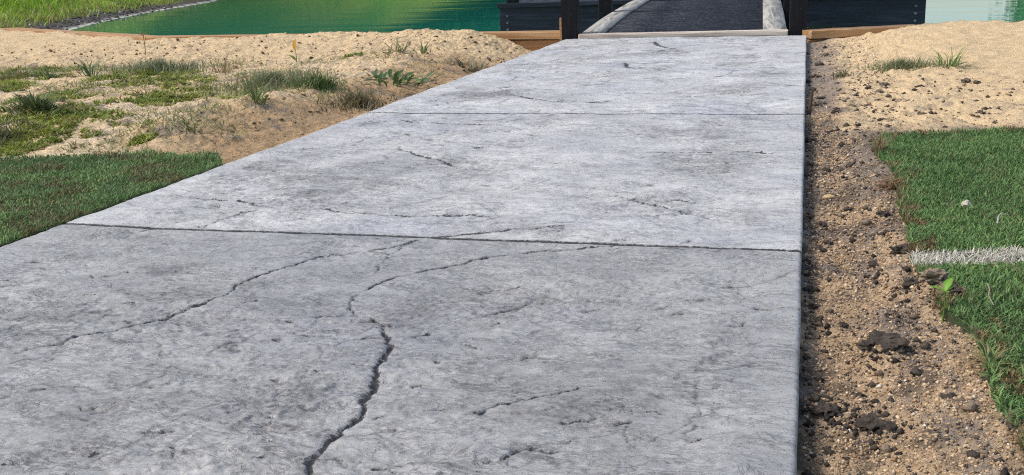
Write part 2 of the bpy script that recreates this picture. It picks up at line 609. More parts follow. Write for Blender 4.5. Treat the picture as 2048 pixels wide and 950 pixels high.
def make_panel(y0, y1, res_x, res_y, tone):
    w = PATH_XR - PATH_XL
    r = .005

    def axis(length, res):
        e = np.array([0, .0006, .0015, .003, .005, .008, .011])
        n = max(4, int((length - .022) / res))
        return np.concatenate([e[:-1], np.linspace(.011, length - .011, n), length - e[:-1][::-1]])
    ux = axis(w, res_x)
    L = y1 - y0 - .004
    uy = axis(L, res_y)
    if y0 < .5:                              # the part of the first panel behind the photographer's feet
        uy = np.concatenate([uy[:7], np.arange(.02, .54, .008), uy[uy > .545]])
    U, Vv = np.meshgrid(ux, uy)
    X = PATH_XL + U
    Y = y0 + .002 + Vv
    # the edges were floated by hand: not ruler straight
    X = X + (.004 * fbm(Y * 1.3, Y * 0 + 2, 3, 13)) * sstep(.5, 0, U / w) + (.0025 * fbm(Y * 1.9, Y * 0 + 7, 3, 14)) * sstep(.5, 1, U / w)
    Y = Y + .0025 * fbm(X * 2.5, X * 0 + y0, 3, 15) * (1 - sstep(0, .1, Vv)) + .0025 * fbm(X * 2.5, X * 0 + y1, 3, 15) * sstep(L - .1, L, Vv)
    X = X + .0016 * fbm(Y * 70, U * 3, 2, 19) * (sstep(.03, 0, U) - sstep(w - .03, w, U))
    de = np.minimum(U, w - U)
    dj = np.minimum(Vv, L - Vv)
    z, pig = slab_height(X, Y)
    sz, sp, sm = seam_field(X, Y)
    z = z + sz
    margin = sstep(.005, .085, de + .035 * fbm(X * 5, Y * 5, 3, 17)) * sstep(0, .03, dj + .012 * fbm(X * 9, Y * 9, 3, 18))
    z = z * (.25 + .75 * margin)
    pig = pig * (.30 + .70 * margin) - .22 * (1 - sstep(.0, .10, de + .04 * fbm(X * 4, Y * 4, 3, 27)))
    pig = np.maximum(pig, sp * 1.0)
    for d, rr in ((de, r), (dj, .006)):
        dd = np.clip(d, 0, rr)
        z = z - (rr - np.sqrt(np.maximum(rr * rr - (rr - dd) ** 2, 0)))
    # grime in the tooled groove
    pig = np.maximum(pig, .9 * np.exp(-(dj / .0045) ** 2))
    nr, nc = X.shape
    V = np.stack([X, Y, z], -1).reshape(-1, 3)
    F = grid_faces(nr, nc)
    # skirt down to the bedding
    idx = np.arange(nr * nc).reshape(nr, nc)
    ring = np.concatenate([idx[0, :-1], idx[:-1, -1], idx[-1, :0:-1], idx[:0:-1, 0]])
    low = V[ring].copy()
    low[:, 2] = -.11
    k = len(V)
    ring2 = np.arange(k, k + len(ring))
    S = np.stack([ring, np.roll(ring, -1), np.roll(ring2, -1), ring2], 1)[:, ::-1]
    V = np.concatenate([V, low])
    F = np.concatenate([F, S])
    P = np.concatenate([pig.ravel(), np.full(len(ring), .55)])
    T = np.full(len(V), tone)
    jk = np.where(Vv < L / 2, y0, y1)
    sm = np.maximum(sm, np.where(jk > 4, .72, 1.1) * np.exp(-(dj / (.003 + .0012 * jk)) ** 2))
    S_ = np.concatenate([sm.ravel(), np.zeros(len(ring))])
    return mesh_np('panel', V, F, True, {'pigment': P, 'tone': T, 'seam': S_})


path = empty('concrete_path')
tag(path, kind='structure')
for k, (rx, ry, tn_) in enumerate(((.0021, .0021, .80), (.0042, .0042, 1.15), (.0065, .007, 1.28), (.009, .010, 1.30))):  # panel tones differ; the far panels' sky sheen is painted in too
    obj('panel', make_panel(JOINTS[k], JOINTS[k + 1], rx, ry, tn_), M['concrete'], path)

# ------------------------------------------------------------------ sandy ground, both sides of the path
EDGE_L = np.array([(-1.36, 5.93), (-3.09, 6.09), (-4.28, 6.18), (-6.77, 7.69)])
EDGE_R = np.array([(.03, 5.71), (.61, 5.97), (1.25, 6.02), (3.2, 6.2)])


def edge_l(x):
    return np.interp(-x, -EDGE_L[:, 0], EDGE_L[:, 1])


def edge_r(x):
    return np.interp(x, EDGE_R[:, 0], EDGE_R[:, 1])


def sand_lumps(x, y):
    return .018 * fbm(x * 1.7, y * 1.7, 3, 101) + .016 * fbm(x * 6, y * 6, 3, 105) + .013 * fbm(x * 19, y * 19, 4, 109, .65) + .010 * np.minimum(0, fbm(x * 8, y * 8, 2, 113) + .1)


def z_left(x, y):
    d = PATH_XL - x
    z = -.035 + .060 * sstep(.02, .38, d)
    z = z + sand_lumps(x, y) * (.35 + .65 * sstep(0, .3, d))
    ye = edge_l(x)
    q = ye - y
    # sand heaped against the timber, dug away beside the path
    heap = np.exp(-((q - .08) / .5) ** 2) * sstep(.35, 1.0, d) * (1 - .75 * sstep(1.6, 2.3, d)) * (.022 + .02 * fbm(x * 2.3, y * 0, 2, 121))
    heap = heap - .016 * sstep(1.0, .2, q) + .03 * np.exp(-((x + 2.05) / .36) ** 2 - ((y - 5.85) / .28) ** 2)
    dig = -.085 * (1 - sstep(.15, .62, d)) * sstep(4.6, 5.5, y)
    foot = .012 * np.minimum(0, fbm(x * 9, y * 9, 2, 131) + .12) * sstep(3.6, 4.3, y) * 3
    z = z + heap + dig + foot
    z = z + .02 * np.exp(-((x + 1.62) / .22) ** 2 - ((y - 2.75) / .35) ** 2)
    z = z - (np.maximum(z, -.016) + .016) * sstep(2.42, 2.14, y + .10 * (x + 1.5).clip(-.6, 0))
    z = np.where(d < 0, np.minimum(z, -.05), z)
    return z


def z_right(x, y):
    s = sstep(2.45, 3.1, y + .25 * fbm(x * 6, y * 3, 2, 141)) * sstep(.05, .20, x)
    z = -.036 + .010 * s + .022 * sstep(.06, .175, x) * (1 - s)
    pile = .060 * sstep(.10, .62, x + .05 * fbm(x * 5, y * 3, 2, 147)) * sstep(3.9, 5.6, y)
    z = z + pile + .010 * fbm(x * 8, y * 8, 3, 151) + s * .011 * fbm(x * 17, y * 17, 4, 153, .6) + s * .014 * np.minimum(0, fbm(x * 6, y * 6, 2, 155) + .05) + .018 * fbm(x * 2, y * 2, 2, 157) * sstep(.2, .6, x)
    near = 1 - sstep(2.2, 3.2, y)
    z = z + near * (.009 * fbm(x * 24, y * 24, 3, 161) + .005 * np.abs(fbm(x * 60, y * 60, 2, 171)))
    # a broken crust edge and the hollow below it
    z = z + near * (.022 * np.exp(-((x - .175) / .035) ** 2 - ((y - 1.40) / .03) ** 2) - .018 * np.exp(-((x - .165) / .05) ** 2 - ((y - 1.30) / .05) ** 2))
    z = z + near * (.016 * np.exp(-((x - .10) / .03) ** 2 - ((y - 1.19) / .025) ** 2))
    return z


def ground_mesh(name, xs, ys, zf, cf, cut):
    X, Y = np.meshgrid(xs, ys)
    Z = zf(X, Y)
    Zs = np.where(cut(X, Y), -.45, Z)
    V = np.stack([X, Y, Zs], -1).reshape(-1, 3)
    return mesh_np(name, V, grid_faces(*X.shape), True, {'col': cf(X, Y, Z).reshape(-1, 3)})


def lerp3(a, b, t):
    return a * (1 - t[..., None]) + b * t[..., None]


C_SAND = np.array([.65, .475, .270])
C_SAND_PALE = np.array([.66, .51, .33])
C_SAND_BROWN = np.array([.42, .275, .145])
C_SOIL = np.array([.11, .082, .058])
C_SOIL_GREY = np.array([.23, .185, .145])
C_GRIT = np.array([.44, .31, .185])


def col_left(X, Y, Z):
    d = PATH_XL - X
    c = np.broadcast_to(C_SAND, X.shape + (3,)).copy()
    c = lerp3(c, C_SAND_PALE, sstep(-.1, .5, fbm(X * 3, Y * 3, 3, 201)) * sstep(4.6, 3.9, Y))
    # sand turns browner towards the slab
    t = (1 - sstep(.18, .50, d + .12 * fbm(X * 5, Y * 5, 3, 205))) * sstep(5.2, 4.4, Y)
    c = lerp3(c, C_SAND_BROWN, np.clip(t, 0, 1) * .95)
    t = sstep(.18, .5, fbm(X * 7, Y * 7, 4, 209)) * sstep(4.9, 4.2, Y)
    c = lerp3(c, C_SOIL_GREY, t * .75)
    t = sstep(.25, .6, fbm(X * 30, Y * 30, 3, 213)) * .5
    c = lerp3(c, C_SAND_BROWN, t * sstep(5.6, 4.6, Y))
    c = c * (1 + .25 * fbm(X * 55, Y * 55, 2, 217))[..., None]
    return c


def col_right(X, Y, Z):
    c = np.broadcast_to(C_SAND, X.shape + (3,)).copy()
    wob = .10 * fbm(X * 7, Y * 5, 3, 301)
    s = sstep(2.55, 3.0, Y + 3 * wob) * sstep(.07, .17, X + wob * .8)
    grit = lerp3(np.broadcast_to(C_GRIT, c.shape), C_SOIL_GREY, sstep(-.15, .4, fbm(X * 9, Y * 5, 4, 305) + .30 * sstep(1.5, 2.1, Y)))
    grit = lerp3(grit, C_SOIL, sstep(.05, .42, fbm(X * 17, Y * 13, 4, 309) + .25 * sstep(.07, .0, X)) * .8)
    c = lerp3(grit, c, s)
    t = sstep(.2, .5, fbm(X * 16, Y * 10, 4, 313)) * (1 - sstep(3.6, 4.4, Y))
    c = lerp3(c, C_SOIL_GREY, t * .6)
    t = (1 - sstep(.05, .2, X + wob)) * sstep(3.0, 3.6, Y)
    c = lerp3(c, C_SOIL_GREY * 1.25, t * .75)
    c = c * (1 + .3 * fbm(X * 70, Y * 70, 2, 317))[..., None]
    return c


xs = np.concatenate([np.linspace(-6.9, -4.2, 70)[:-1], np.linspace(-4.2, -2.2, 170)[:-1], np.linspace(-2.2, -1.27, 175)])
ys = np.concatenate([np.linspace(.9, 2.0, 24)[:-1], np.exp(np.linspace(math.log(2.0), math.log(7.8), 390))])
g = ground_mesh('sand', xs, ys, z_left, col_left, lambda x, y: y > edge_l(x) + .03)
tag(obj('sand_ground', g, M['sand']), kind='structure')
xs = np.concatenate([np.linspace(-.004, .42, 170)[:-1], .42 + 2.4 * np.linspace(0, 1, 90) ** 1.6])
ys = np.exp(np.linspace(math.log(.55), math.log(6.15), 640))
g = ground_mesh('soil', xs, ys, z_right, col_right, lambda x, y: y > edge_r(x) + .03)
tag(obj('soil_ground', g, M['soil']), kind='structure')

# ------------------------------------------------------------------ pond, banks
POND = np.array([(-1.0, 6.15), (1.1, 6.2), (6, 6.6), (13, 9), (18, 17), (15, 29), (3, 36), (-10, 37), (-17, 31.5),
                 (-15.6, 27), (-13.73, 22.79), (-11.78, 17.25), (-10.43, 13.96), (-9.28, 11.69), (-7.6, 9.4), (-5.6, 7.25), (-4.2, 6.4)])


def poly_sd(P, x, y):
    """signed distance, negative inside"""
    best = np.full(x.shape, 1e9)
    ins = np.zeros(x.shape, bool)
    n = len(P)
    for i in range(n):
        a, b = P[i], P[(i + 1) % n]
        d = b - a
        t = np.clip(((x - a[0]) * d[0] + (y - a[1]) * d[1]) / (d @ d), 0, 1)
        best = np.minimum(best, np.hypot(x - a[0] - t * d[0], y - a[1] - t * d[1]))
        c = ((a[1] > y) != (b[1] > y)) & (x < (b[0] - a[0]) * (y - a[1]) / (b[1] - a[1] + 1e-12) + a[0])
        ins ^= c
    return np.where(ins, -best, best)


WATER_Z = -.25


def terrain_z(x, y):
    s = poly_sd(POND, x, y)
    wob = .10 * fbm(x * .9, y * .9, 3, 401) + .03 * fbm(x * 4, y * 4, 2, 405)
    inside = WATER_Z + np.maximum(-.9, s * .35)
    bank = WATER_Z + .09 * np.minimum(s, .8) + (.09 + .33 * sstep(-11, -17, x)) * np.clip(s - .8, 0, 6) + .04 * np.clip(s - 6.8, 0, 60) * sstep(3, -6, x)
    z = np.where(s < 0, inside, bank + wob * sstep(0, 1.2, s))
    land = -.16 + .002 * np.hypot(x, y)                      # the flat ground this side
    t = np.clip((y - 6.0 + .62 * (-x - 4.3).clip(0)) / 1.0, 0, 1)
    side = sstep(-5.0, -6.5, x) * sstep(6.6, 8.2, y - .6 * (-x - 6.77).clip(0))
    far = np.maximum(sstep(7.0, 9.0, np.hypot(x, y - 1)) * sstep(6.3, 8.5, y), side)
    out = np.where(s < 0, inside, land * (1 - far) + z * far)
    return out, s, far


nr, na = 200, 260
rad = np.concatenate([np.linspace(.5, 5, 14)[:-1], np.exp(np.linspace(math.log(5), math.log(60), 150)), np.exp(np.linspace(math.log(70), math.log(900), 24))])
ang = np.concatenate([np.linspace(-200, -50, 60)[:-1], np.linspace(-50, 15, 200)[:-1], np.linspace(15, 160, 60)]) * math.pi / 180
A, Rr = np.meshgrid(ang, rad)
X, Y = Rr * np.sin(A), Rr * np.cos(A)
Z, S, FAR = terrain_z(X, Y)
silt = np.array([.60, .57, .50])
mud = np.array([.085, .075, .066])
gr = np.array([.17, .30, .03])
gr2 = np.array([.28, .36, .05])
c = lerp3(np.broadcast_to(gr, X.shape + (3,)), gr2, sstep(-.3, .4, fbm(X * .5, Y * .5, 3, 411)))
mudt = 1 - sstep(.5, 1.0, S + .35 * fbm(X * .8, Y * .8, 3, 415))
c = lerp3(c, mud, mudt)
c = lerp3(c, silt, (1 - sstep(.06, .13, S + .05 * fbm(X * 3, Y * 3, 2, 417))) * (S > -.3))
c = np.where((S < -.3)[..., None], np.array([.03, .05, .03]), c)
flat = (1 - FAR) * (Y < 6.5)
c = lerp3(c, C_SAND * .9, np.clip(flat, 0, 1))
gm = mesh_np('ground', np.stack([X, Y, Z], -1).reshape(-1, 3), grid_faces(*X.shape)[:, ::-1], True, {'col': c.reshape(-1, 3)})
tag(obj('ground', gm, M['bank']), kind='structure')

bm = bmesh.new()
wp = [(-7.5, 8.6), (-6.0, 6.9), (-4.4, 6.36), (-3.1, 6.2), (-1.0, 6.12), (-.2, 6.0), (.6, 6.1), (1.2, 6.14), (6, 6.4), (14, 8.5), (20, 17), (17, 31), (3, 39), (-11, 40), (-20, 33), (-17, 24), (-14, 16), (-11, 11.5)]
bm.faces.new([bm.verts.new((x, y, WATER_Z)) for x, y in wp])
me = bpy.data.meshes.new('water')
bm.to_mesh(me)
bm.free()
tag(obj('pond_water', me, M['water']), kind='structure')

# ================================================================== TIMBER EDGING
def board_between(name, a, b, wdt, thick, ztop, mat, parent, inset=0.0, sag=0, bev=.003):
    """a board from a to b (plan), its inner long edge on the line a-b"""
    a, b = Vector((*a, 0)), Vector((*b, 0))
    d = b - a
    L = d.length
    n = Vector((-d.y, d.x, 0)).normalized()
    if n.y < 0:
        n = -n
    c = (a + b) / 2 + n * (wdt / 2 + inset)
    me = box_mesh(name, L - .004, wdt, thick, bev, .0012, int(L * 1000) % 97, 6)
    o = obj(name, me, mat, parent, (c.x, c.y, ztop - thick), (0, 0, math.atan2(d.y, d.x)))
    return o


def edging(label, pts, splits, ztop):
    root = empty('timber_edging', (*pts[0], ztop))
    tag(root, label, 'edging')
    inv = Vector((pts[0][0], pts[0][1], ztop))
    k = 0
    for a, b in zip(pts[:-1], pts[1:]):
        n = splits[k]
        k += 1
        for i in range(n):
            p0 = (a[0] + (b[0] - a[0]) * i / n, a[1] + (b[1] - a[1]) * i / n)
            p1 = (a[0] + (b[0] - a[0]) * (i + 1) / n, a[1] + (b[1] - a[1]) * (i + 1) / n)
            for nm, w, t, zt, ins, mt in (('cap_board', .14, .040, ztop, 0, 'new_timber'), ('wall_board', .038, .14, ztop - .047, .018, 'new_timber'), ('wall_board', .038, .14, ztop - .193, .018, 'new_timber')):
                o = board_between(nm, p0, p1, w, t, zt, M[mt], root, ins)
                o.location -= inv
    return root


pl = [tuple(v) for v in EDGE_L]
eL = edging('tan timber edging with flat cap board, left of the path behind the sand', pl, [1, 1, 2], .025)
stub = obj('end_board', box_mesh('end_board', .028, .09, .13, .002, .001, 5, 2), M['new_timber'], eL, (-1.330 + 1.36, 5.885 - 5.93, -.045))
pr = [tuple(v) for v in EDGE_R]
eR = edging('tan timber edging with flat cap board, right of the path behind the sand pile', pr, [1, 1, 1], .022)

# ================================================================== BRIDGE AND DOCK (black timber)
BR = R(2.3)
BX, BY = -.655, 5.80
br = empty('footbridge', (BX, BY, 0), BR)
tag(br, 'low black timber footbridge with gritty charcoal deck and grey side boards', 'bridge')


def deck_z(t):
    return np.interp(t, [0, .35, .8, 1.5, 2.2, 2.75], [.010, .026, .046, .066, .082, .088])


def ribbon(name, x0, x1, t0, t1, zoff, thick, mat, parent, n=18, wob=0.0, seed=0):
    ts = np.linspace(t0, t1, n)
    rs = np.random.RandomState(seed)
    V = []
    for i, t in enumerate(ts):
        z = deck_z(t) + zoff
        j0, j1 = rs.uniform(-wob, wob, 2)
        V += [(x0 + j0, t, z), (x1 + j1, t, z), (x1 + j1, t, z - thick), (x0 + j0, t, z - thick)]
    F = []
    for i in range(n - 1):
        b = i * 4
        for k in range(4):
            F.append((b + k, b + (k + 1) % 4, b + 4 + (k + 1) % 4, b + 4 + k))
    F += [(3, 2, 1, 0), ((n - 1) * 4, (n - 1) * 4 + 1, (n - 1) * 4 + 2, (n - 1) * 4 + 3)]
    F = [f[::-1] for f in F]
    return obj(name, mesh_np(name, V, F), mat, parent)


HALF = .435
ribbon('deck', -HALF - .06, HALF + .06, .045, 2.70, .0, .03, M['deck'], br, 24)
for s in (-1, 1):
    for (a, b, sd) in ((.05, 1.62, 3), (1.628, 2.72, 4)):
        x0, x1 = (s * (HALF + .125), s * HALF) if s < 0 else (HALF, HALF + .125)
        ribbon('side_board', x0, x1, a, b, .010, .018, M['grey_wood'], br, 14, .0006, sd + (s > 0) * 5)
    me = box_mesh('stringer', .04, 2.72, .16, .003, .0008, 3, 4)
    obj('stringer', me, M['black'], br, (s * (HALF + .10), 1.40, -.17))
th = obj('threshold_beam', box_mesh('threshold_beam', 1.135, .055, .034, .009, .0012, 8, 10), M['beam'], br, (.0, .012, -.010))
for s in (-1, 1):
    for t in (0, 1.36, 2.72):
        x = s * .617 if t == 0 else s * .612
        p = obj('post', box_mesh('post', .088, .088, 1.25, .004, .0012, int(t * 10 + s), 7), M['black_post'], br, (x, t + .035, -.32))
    for zz in (.45, .82):
        me = box_mesh('rail', .038, 2.85, .088, .003, .001, 5, 5)
        obj('rail', me, M['black'], br, (s * .55, 1.39, zz))

dk = empty('dock_platform', (BX, BY, 0), BR)
tag(dk, 'black timber dock platform with bolted fascia standing in the green pond', 'dock')
DX0, DX1, DY, DD = -1.665, 1.625, 2.60, 2.2
DZ = .098
n = 23
bw = (DX1 - DX0) / n
for i in range(n):
    me = box_mesh('deck_board', bw - .006, DD, .03, .003, .0008, i, 3)
    obj('deck_board', me, M['deck'], dk, (DX0 + bw * (i + .5), DY + .14 + DD / 2, DZ - .036))
me = box_mesh('cap_board', DX1 - DX0 + .03, .14, .036, .003, .0012, 2, 10)
obj('cap_board', me, M['black'], dk, ((DX0 + DX1) / 2, DY + .068, DZ - .034))
for k, (zt, hh) in enumerate(((.0625, .207), (-.150, .19))):
    f = obj('fascia_board', box_mesh('fascia_board', DX1 - DX0, .04, hh, .003, .0014, k + 4, 12), M['black'], dk, ((DX0 + DX1) / 2, DY + .05, zt - hh))
    for bx in (DX0 + .065, DX1 - .07, DX0 + 1.0, DX1 - .9):
        for dz in ((.03, .085, .14) if k == 0 else (.05, .12)):
            bm = bmesh.new()
            bmesh.ops.create_cone(bm, cap_ends=True, segments=8, radius1=.011, radius2=.008, depth=.010)
            bm.transform(Matrix.Rotation(R(90), 4, 'X'))
            me = bpy.data.meshes.new('bolt')
            bm.to_mesh(me)
            bm.free()
            b_ = obj('bolt', me, M['bolt'], f, (bx - (DX0 + DX1) / 2, -.024, dz))
for s, xx in ((-1, DX0), (1, DX1)):
    obj('side_fascia', box_mesh('side_fascia', .04, DD, .38, .003, .001, 3, 5), M['black'], dk, (xx - s * .022, DY + .08 + DD / 2, -.33))
    obj('corner_post', box_mesh('corner_post', .088, .088, 1.3, .004, .001, 6, 6), M['black_post'], dk, (xx - s * .10, DY + .10, -.30))
    obj('corner_post', box_mesh('corner_post', .088, .088, 1.9, .004, .001, 7, 6), M['black_post'], dk, (xx - s * .10, DY + DD - .05, -.90))

# ================================================================== TURF
def in_poly(P, x, y):
    return poly_sd(np.array(P, float), x, y)


TURF_R = [(.52, 2.73), (.30, 2.66), (.19, 2.62), (.165, 2.50), (.160, 2.38), (.185, 2.16), (.178, 2.0), (.170, 1.89), (.172, 1.71), (.160, 1.54), (.168, 1.42), (.178, 1.33), (.200, 1.26), (.205, 1.16), (.195, 1.06), (.200, .97), (.205, .88), (.215, .6), (.85, .6), (.85, 2.80)]
TURF_L = [(-1.296, .7), (-1.296, 1.40), (-1.292, 1.8), (-1.292, 2.10), (-1.38, 2.22), (-1.50, 2.20), (-1.59, 2.24), (-1.78, 2.15), (-1.94, 2.12), (-2.5, 2.05), (-2.6, .7)]


def turf(P, ztop, label, n, col_fn, seed, lenr, wid, focus):
    P = np.array(P, float)
    rs = np.random.RandomState(seed)
    # the sod: a thick mat following the outline
    bm = bmesh.new()
    pts = []
    for a, b in zip(P, np.roll(P, -1, 0)):
        k = max(1, int(np.linalg.norm(b - a) / .03))
        for i in range(k):
            q = a + (b - a) * i / k
            j = .008 * fbm(np.array([q[0] * 40]), np.array([q[1] * 40]), 2, 5)[0]
            pts.append((q[0] + j, q[1] + j))
    f = bm.faces.new([bm.verts.new((x, y, ztop)) for x, y in pts])
    if f.normal.z < 0 or f.calc_area() and False:
        f.normal_flip()
    bm.normal_update()
    if f.normal.z < 0:
        f.normal_flip()
    r = bmesh.ops.extrude_face_region(bm, geom=[f])
    for v in r['geom']:
        if isinstance(v, bmesh.types.BMVert):
            v.co.z = ztop - .003
    for v in f.verts:
        v.co.z = ztop - .05
    bmesh.ops.recalc_face_normals(bm, faces=bm.faces)
    me = bpy.data.meshes.new('turf_mat')
    bm.to_mesh(me)
    bm.free()
    a = me.attributes.new('col', 'FLOAT_COLOR', 'POINT')
    mc = np.array([(.055, .075, .032, 1) if v.co.z > ztop - .02 else (.09, .065, .042, 1) for v in me.vertices], np.float32)
    a.data.foreach_set('color', mc.ravel())
    base = tag(obj('turf_mat', me, M['clod']), kind='structure')
    x0, y0 = P.min(0)
    x1, y1 = P.max(0)
    m = n * 9
    x = rs.uniform(x0, x1, m)
    y = rs.uniform(y0, y1, m)
    sd0 = in_poly(P, x, y)
    keep = (sd0 < .003) & (rs.rand(m) < np.where(sd0 > -.007, 3.0, 1.0) * .34 * focus(x, y))
    x, y = x[keep][:n], y[keep][:n]
    k = len(x)
    ln = rs.uniform(*lenr, k) * (1 + .35 * fbm(x * 9, y * 9, 2, 3))
    ln = ln * (1 + .45 * (rs.rand(k) < .03))
    lean = np.abs(rs.normal(.75, .38, k)).clip(0, 1.4)
    sd = in_poly(P, x, y)
    c = col_fn(x, y, rs, sd)
    z = ztop + .003 * fbm(x * 6, y * 6, 2, 8) - .001
    edge = sd > -.007
    z = np.where(edge, ztop - rs.rand(k) * .045 * (rs.rand(k) < .7), z)
    ln = np.where(edge, ln * 1.35, ln)
    ln = np.where(c[:, 2] > .38, ln * .9, ln)
    flow = rs.rand(k) * 6.283
    V, F, C = blades(k, np.stack([x, y, z], 1), ln, rs.uniform(*wid, k), c, lean, flow, rs)
    o = obj('turf_grass', mesh_np('turf_grass', V, F, False, {'col': C}), M['turf'])
    return tag(o, label, 'turf', kind='stuff')


def white_band(x, y):
    t = np.clip((x - .16) / .16, -1, 4)
    yc = 1.532 + .045 * t + .004 * np.sin(x * 40)
    return np.abs(y - yc) < .035


def col_turf_r(x, y, rs, sd):
    k = len(x)
    g = np.array([.075, .155, .044])
    g2 = np.array([.235, .37, .115])
    b = np.array([.20, .17, .08])
    c = lerp3(np.broadcast_to(g, (k, 3)), g2, np.clip(rs.rand(k) ** 1.3 + .5 * fbm(x * 5, y * 5, 3, 16), 0, 1))
    t = (rs.rand(k) < .08 + .20 * sstep(.1, .5, fbm(x * 7, y * 7, 3, 15)))
    c = np.where(t[:, None], b * rs.uniform(.5, 1.2, (k, 1)), c)
    # dry brown fringe on the torn edge
    t = (sd > -.035) & (rs.rand(k) < .75) & (fbm(x * 20, y * 9, 2, 19) > .12)
    c = np.where(t[:, None], np.array([.26, .17, .08]) * rs.uniform(.5, 1.2, (k, 1)), c)
    w = white_band(x, y + rs.normal(0, .0025, k))
    c = np.where(w[:, None], np.array([.72, .67, .55]) * rs.uniform(.75, 1, (k, 1)), c)
    return c


def col_turf_l(x, y, rs, sd):
    k = len(x)
    c = lerp3(np.broadcast_to(np.array([.075, .15, .044]), (k, 3)), np.array([.235, .36, .115]), np.clip(rs.rand(k) + .5 * fbm(x * 5, y * 5, 3, 16), 0, 1))
    t = rs.rand(k) < .10 + .55 * sstep(-.05, .35, fbm(x * 5 + 3, y * 9, 3, 25) + .22 * sstep(-1.75, -1.4, x) - .1)
    c = np.where(t[:, None], np.array([.22, .17, .07]) * rs.uniform(.45, 1.1, (k, 1)), c)
    return c


turf(TURF_R, -.006, 'short green turf with a white line, right of the soil strip', 110000, col_turf_r, 31, (.0075, .014), (.0012, .0021),
     lambda x, y: np.where(x < .30 + .14 * (y - .9).clip(0), 1, .35))
turf(TURF_L, .000, 'short green and brownish turf beside the left edge of the concrete path', 85000, col_turf_l, 32, (.008, .015), (.0014, .0024),
     lambda x, y: np.where((x > -2.0) & (y > 1.15), 1, .25))

# ================================================================== TREES AND FAR BANK (mirrored in the pond)
def tube(V, F, pts, rads, seg=8):
    base = len(V)
    for (p, r) in zip(pts, rads):
        for k in range(seg):
            a = 2 * math.pi * k / seg
            V.append((p[0] + r * math.cos(a), p[1] + r * math.sin(a), p[2]))
    for i in range(len(pts) - 1):
        for k in range(seg):
            b = base + i * seg
            F.append((b + k, b + (k + 1) % seg, b + seg + (k + 1) % seg, b + seg + k))


def tree_meshes(seed, h, rad, tone):
    rs = np.random.RandomState(seed)
    V, F = [], []
    n = 7
    lean = rs.uniform(-.06, .06, 2)
    tp = [(lean[0] * h * (i / n) ** 2, lean[1] * h * (i / n) ** 2, h * .85 * i / n) for i in range(n + 1)]
    tube(V, F, tp, [.22 * (1 - i / n) + .03 for i in range(n + 1)])
    cl = []
    for k in range(16):
        i = rs.randint(2, n)
        a = rs.rand() * 6.28
        ll = rad * rs.uniform(.45, .95)
        b = np.array(tp[i])
        e = b + np.array([math.cos(a) * ll, math.sin(a) * ll, ll * rs.uniform(.2, .7)])
        tube(V, F, [b, (b + e) / 2 + [0, 0, .1], e], [.07, .045, .015], 5)
        cl.append(e)
    C = np.tile([.06, .045, .032], (len(V), 1))
    trunk = mesh_np('trunk', V, F, True, {'col': C})
    for k in range(46):
        d = rs.normal(0, 1, 3)
        d /= np.linalg.norm(d)
        q = rs.uniform(.55, 1.0)
        cl.append(np.array([d[0] * rad * q, d[1] * rad * q, h * .52 + d[2] * h * .50 * q]))
    cl = np.array(cl)
    m = 95
    cc = np.repeat(cl, m, 0)
    k = len(cc)
    off = rs.normal(0, 1, (k, 3)) * rad * .17
    ctr = cc + off
    ctr[:, 2] = np.maximum(ctr[:, 2], h * .08)
    a1 = rs.normal(0, 1, (k, 3))
    a1 /= np.linalg.norm(a1, axis=1)[:, None]
    a2 = np.cross(a1, rs.normal(0, 1, (k, 3)))
    a2 /= np.linalg.norm(a2, axis=1)[:, None] + 1e-9
    sz = rs.uniform(.09, .20, (k, 1))
    Vl = np.stack([ctr - a1 * sz, ctr - a2 * sz * .5, ctr + a1 * sz, ctr + a2 * sz * .5], 1).reshape(-1, 3)
    Fl = np.arange(k * 4).reshape(-1, 4)
    clump = rs.uniform(.6, 1.35, (len(cl), 1))
    col = np.repeat(clump, m, 0) * np.array(tone) * rs.uniform(.7, 1.3, (k, 1))
    crown = mesh_np('crown', Vl, Fl, False, {'col': np.repeat(col, 4, 0)})
    return trunk, crown


M['bark'] = m_vcol('bark', .9, 25, .6, 30, .02, .8)
TREES = [tree_meshes(1, 8.5, 2.6, (.14, .30, .07)), tree_meshes(2, 10.5, 3.0, (.11, .27, .10)), tree_meshes(3, 7.0, 2.4, (.45, .68, .06)), tree_meshes(4, 9.5, 2.4, (.10, .24, .11)), tree_meshes(5, 3.4, 2.0, (.18, .36, .08))]
# azimuth, distance, kind, scale, label
tree_rows = [
    (-44, 25.5, 2, .75), (-40, 28, 2, .7), (-36.5, 31.5, 2, .8), (-33, 35, 2, .75), (-30, 38, 2, .75), (-27.3, 42, 2, .5),
    (-46, 27, 0, 1.0), (-41, 33, 1, .95), (-37, 35, 3, 1.0), (-33.5, 38, 0, 1.1), (-30, 41, 1, 1.0), (-27, 43, 3, 1.1), (-24, 44, 0, 1.15),
    (-21.5, 44, 1, 1.05), (-19, 45, 3, 1.15), (-16.5, 45, 0, 1.2), (-14, 45, 1, 1.0), (-11, 45, 3, 1.1), (-7.5, 45, 0, 1.1), (-4, 45, 1, 1.0), (-.5, 45, 3, 1.0), (2.0, 45, 3, .9),
    (11.9, 39, 3, .9), (14.2, 38, 0, 1.0), (16, 36, 2, 1.0), (20, 34, 1, 1.0), (25, 32, 3, 1.0), (-43.5, 36, 2, 1.1), (-35, 44, 2, 1.2), (-29, 49, 3, 1.3)]
tree_rows += [(a_, 50, [0, 1, 3][i_ % 3], 1.35) for i_, a_ in enumerate((-38.5, -35.5, -32, -28.5, -25.5, -22.7, -20.2, -17.7, -15.2, -12.5, -9.5, -5.8, -2.2, .6))] + [(12.5, 45, 1, 1.2), (14.3, 42, 0, 1.2), (18, 40, 3, 1.2)]
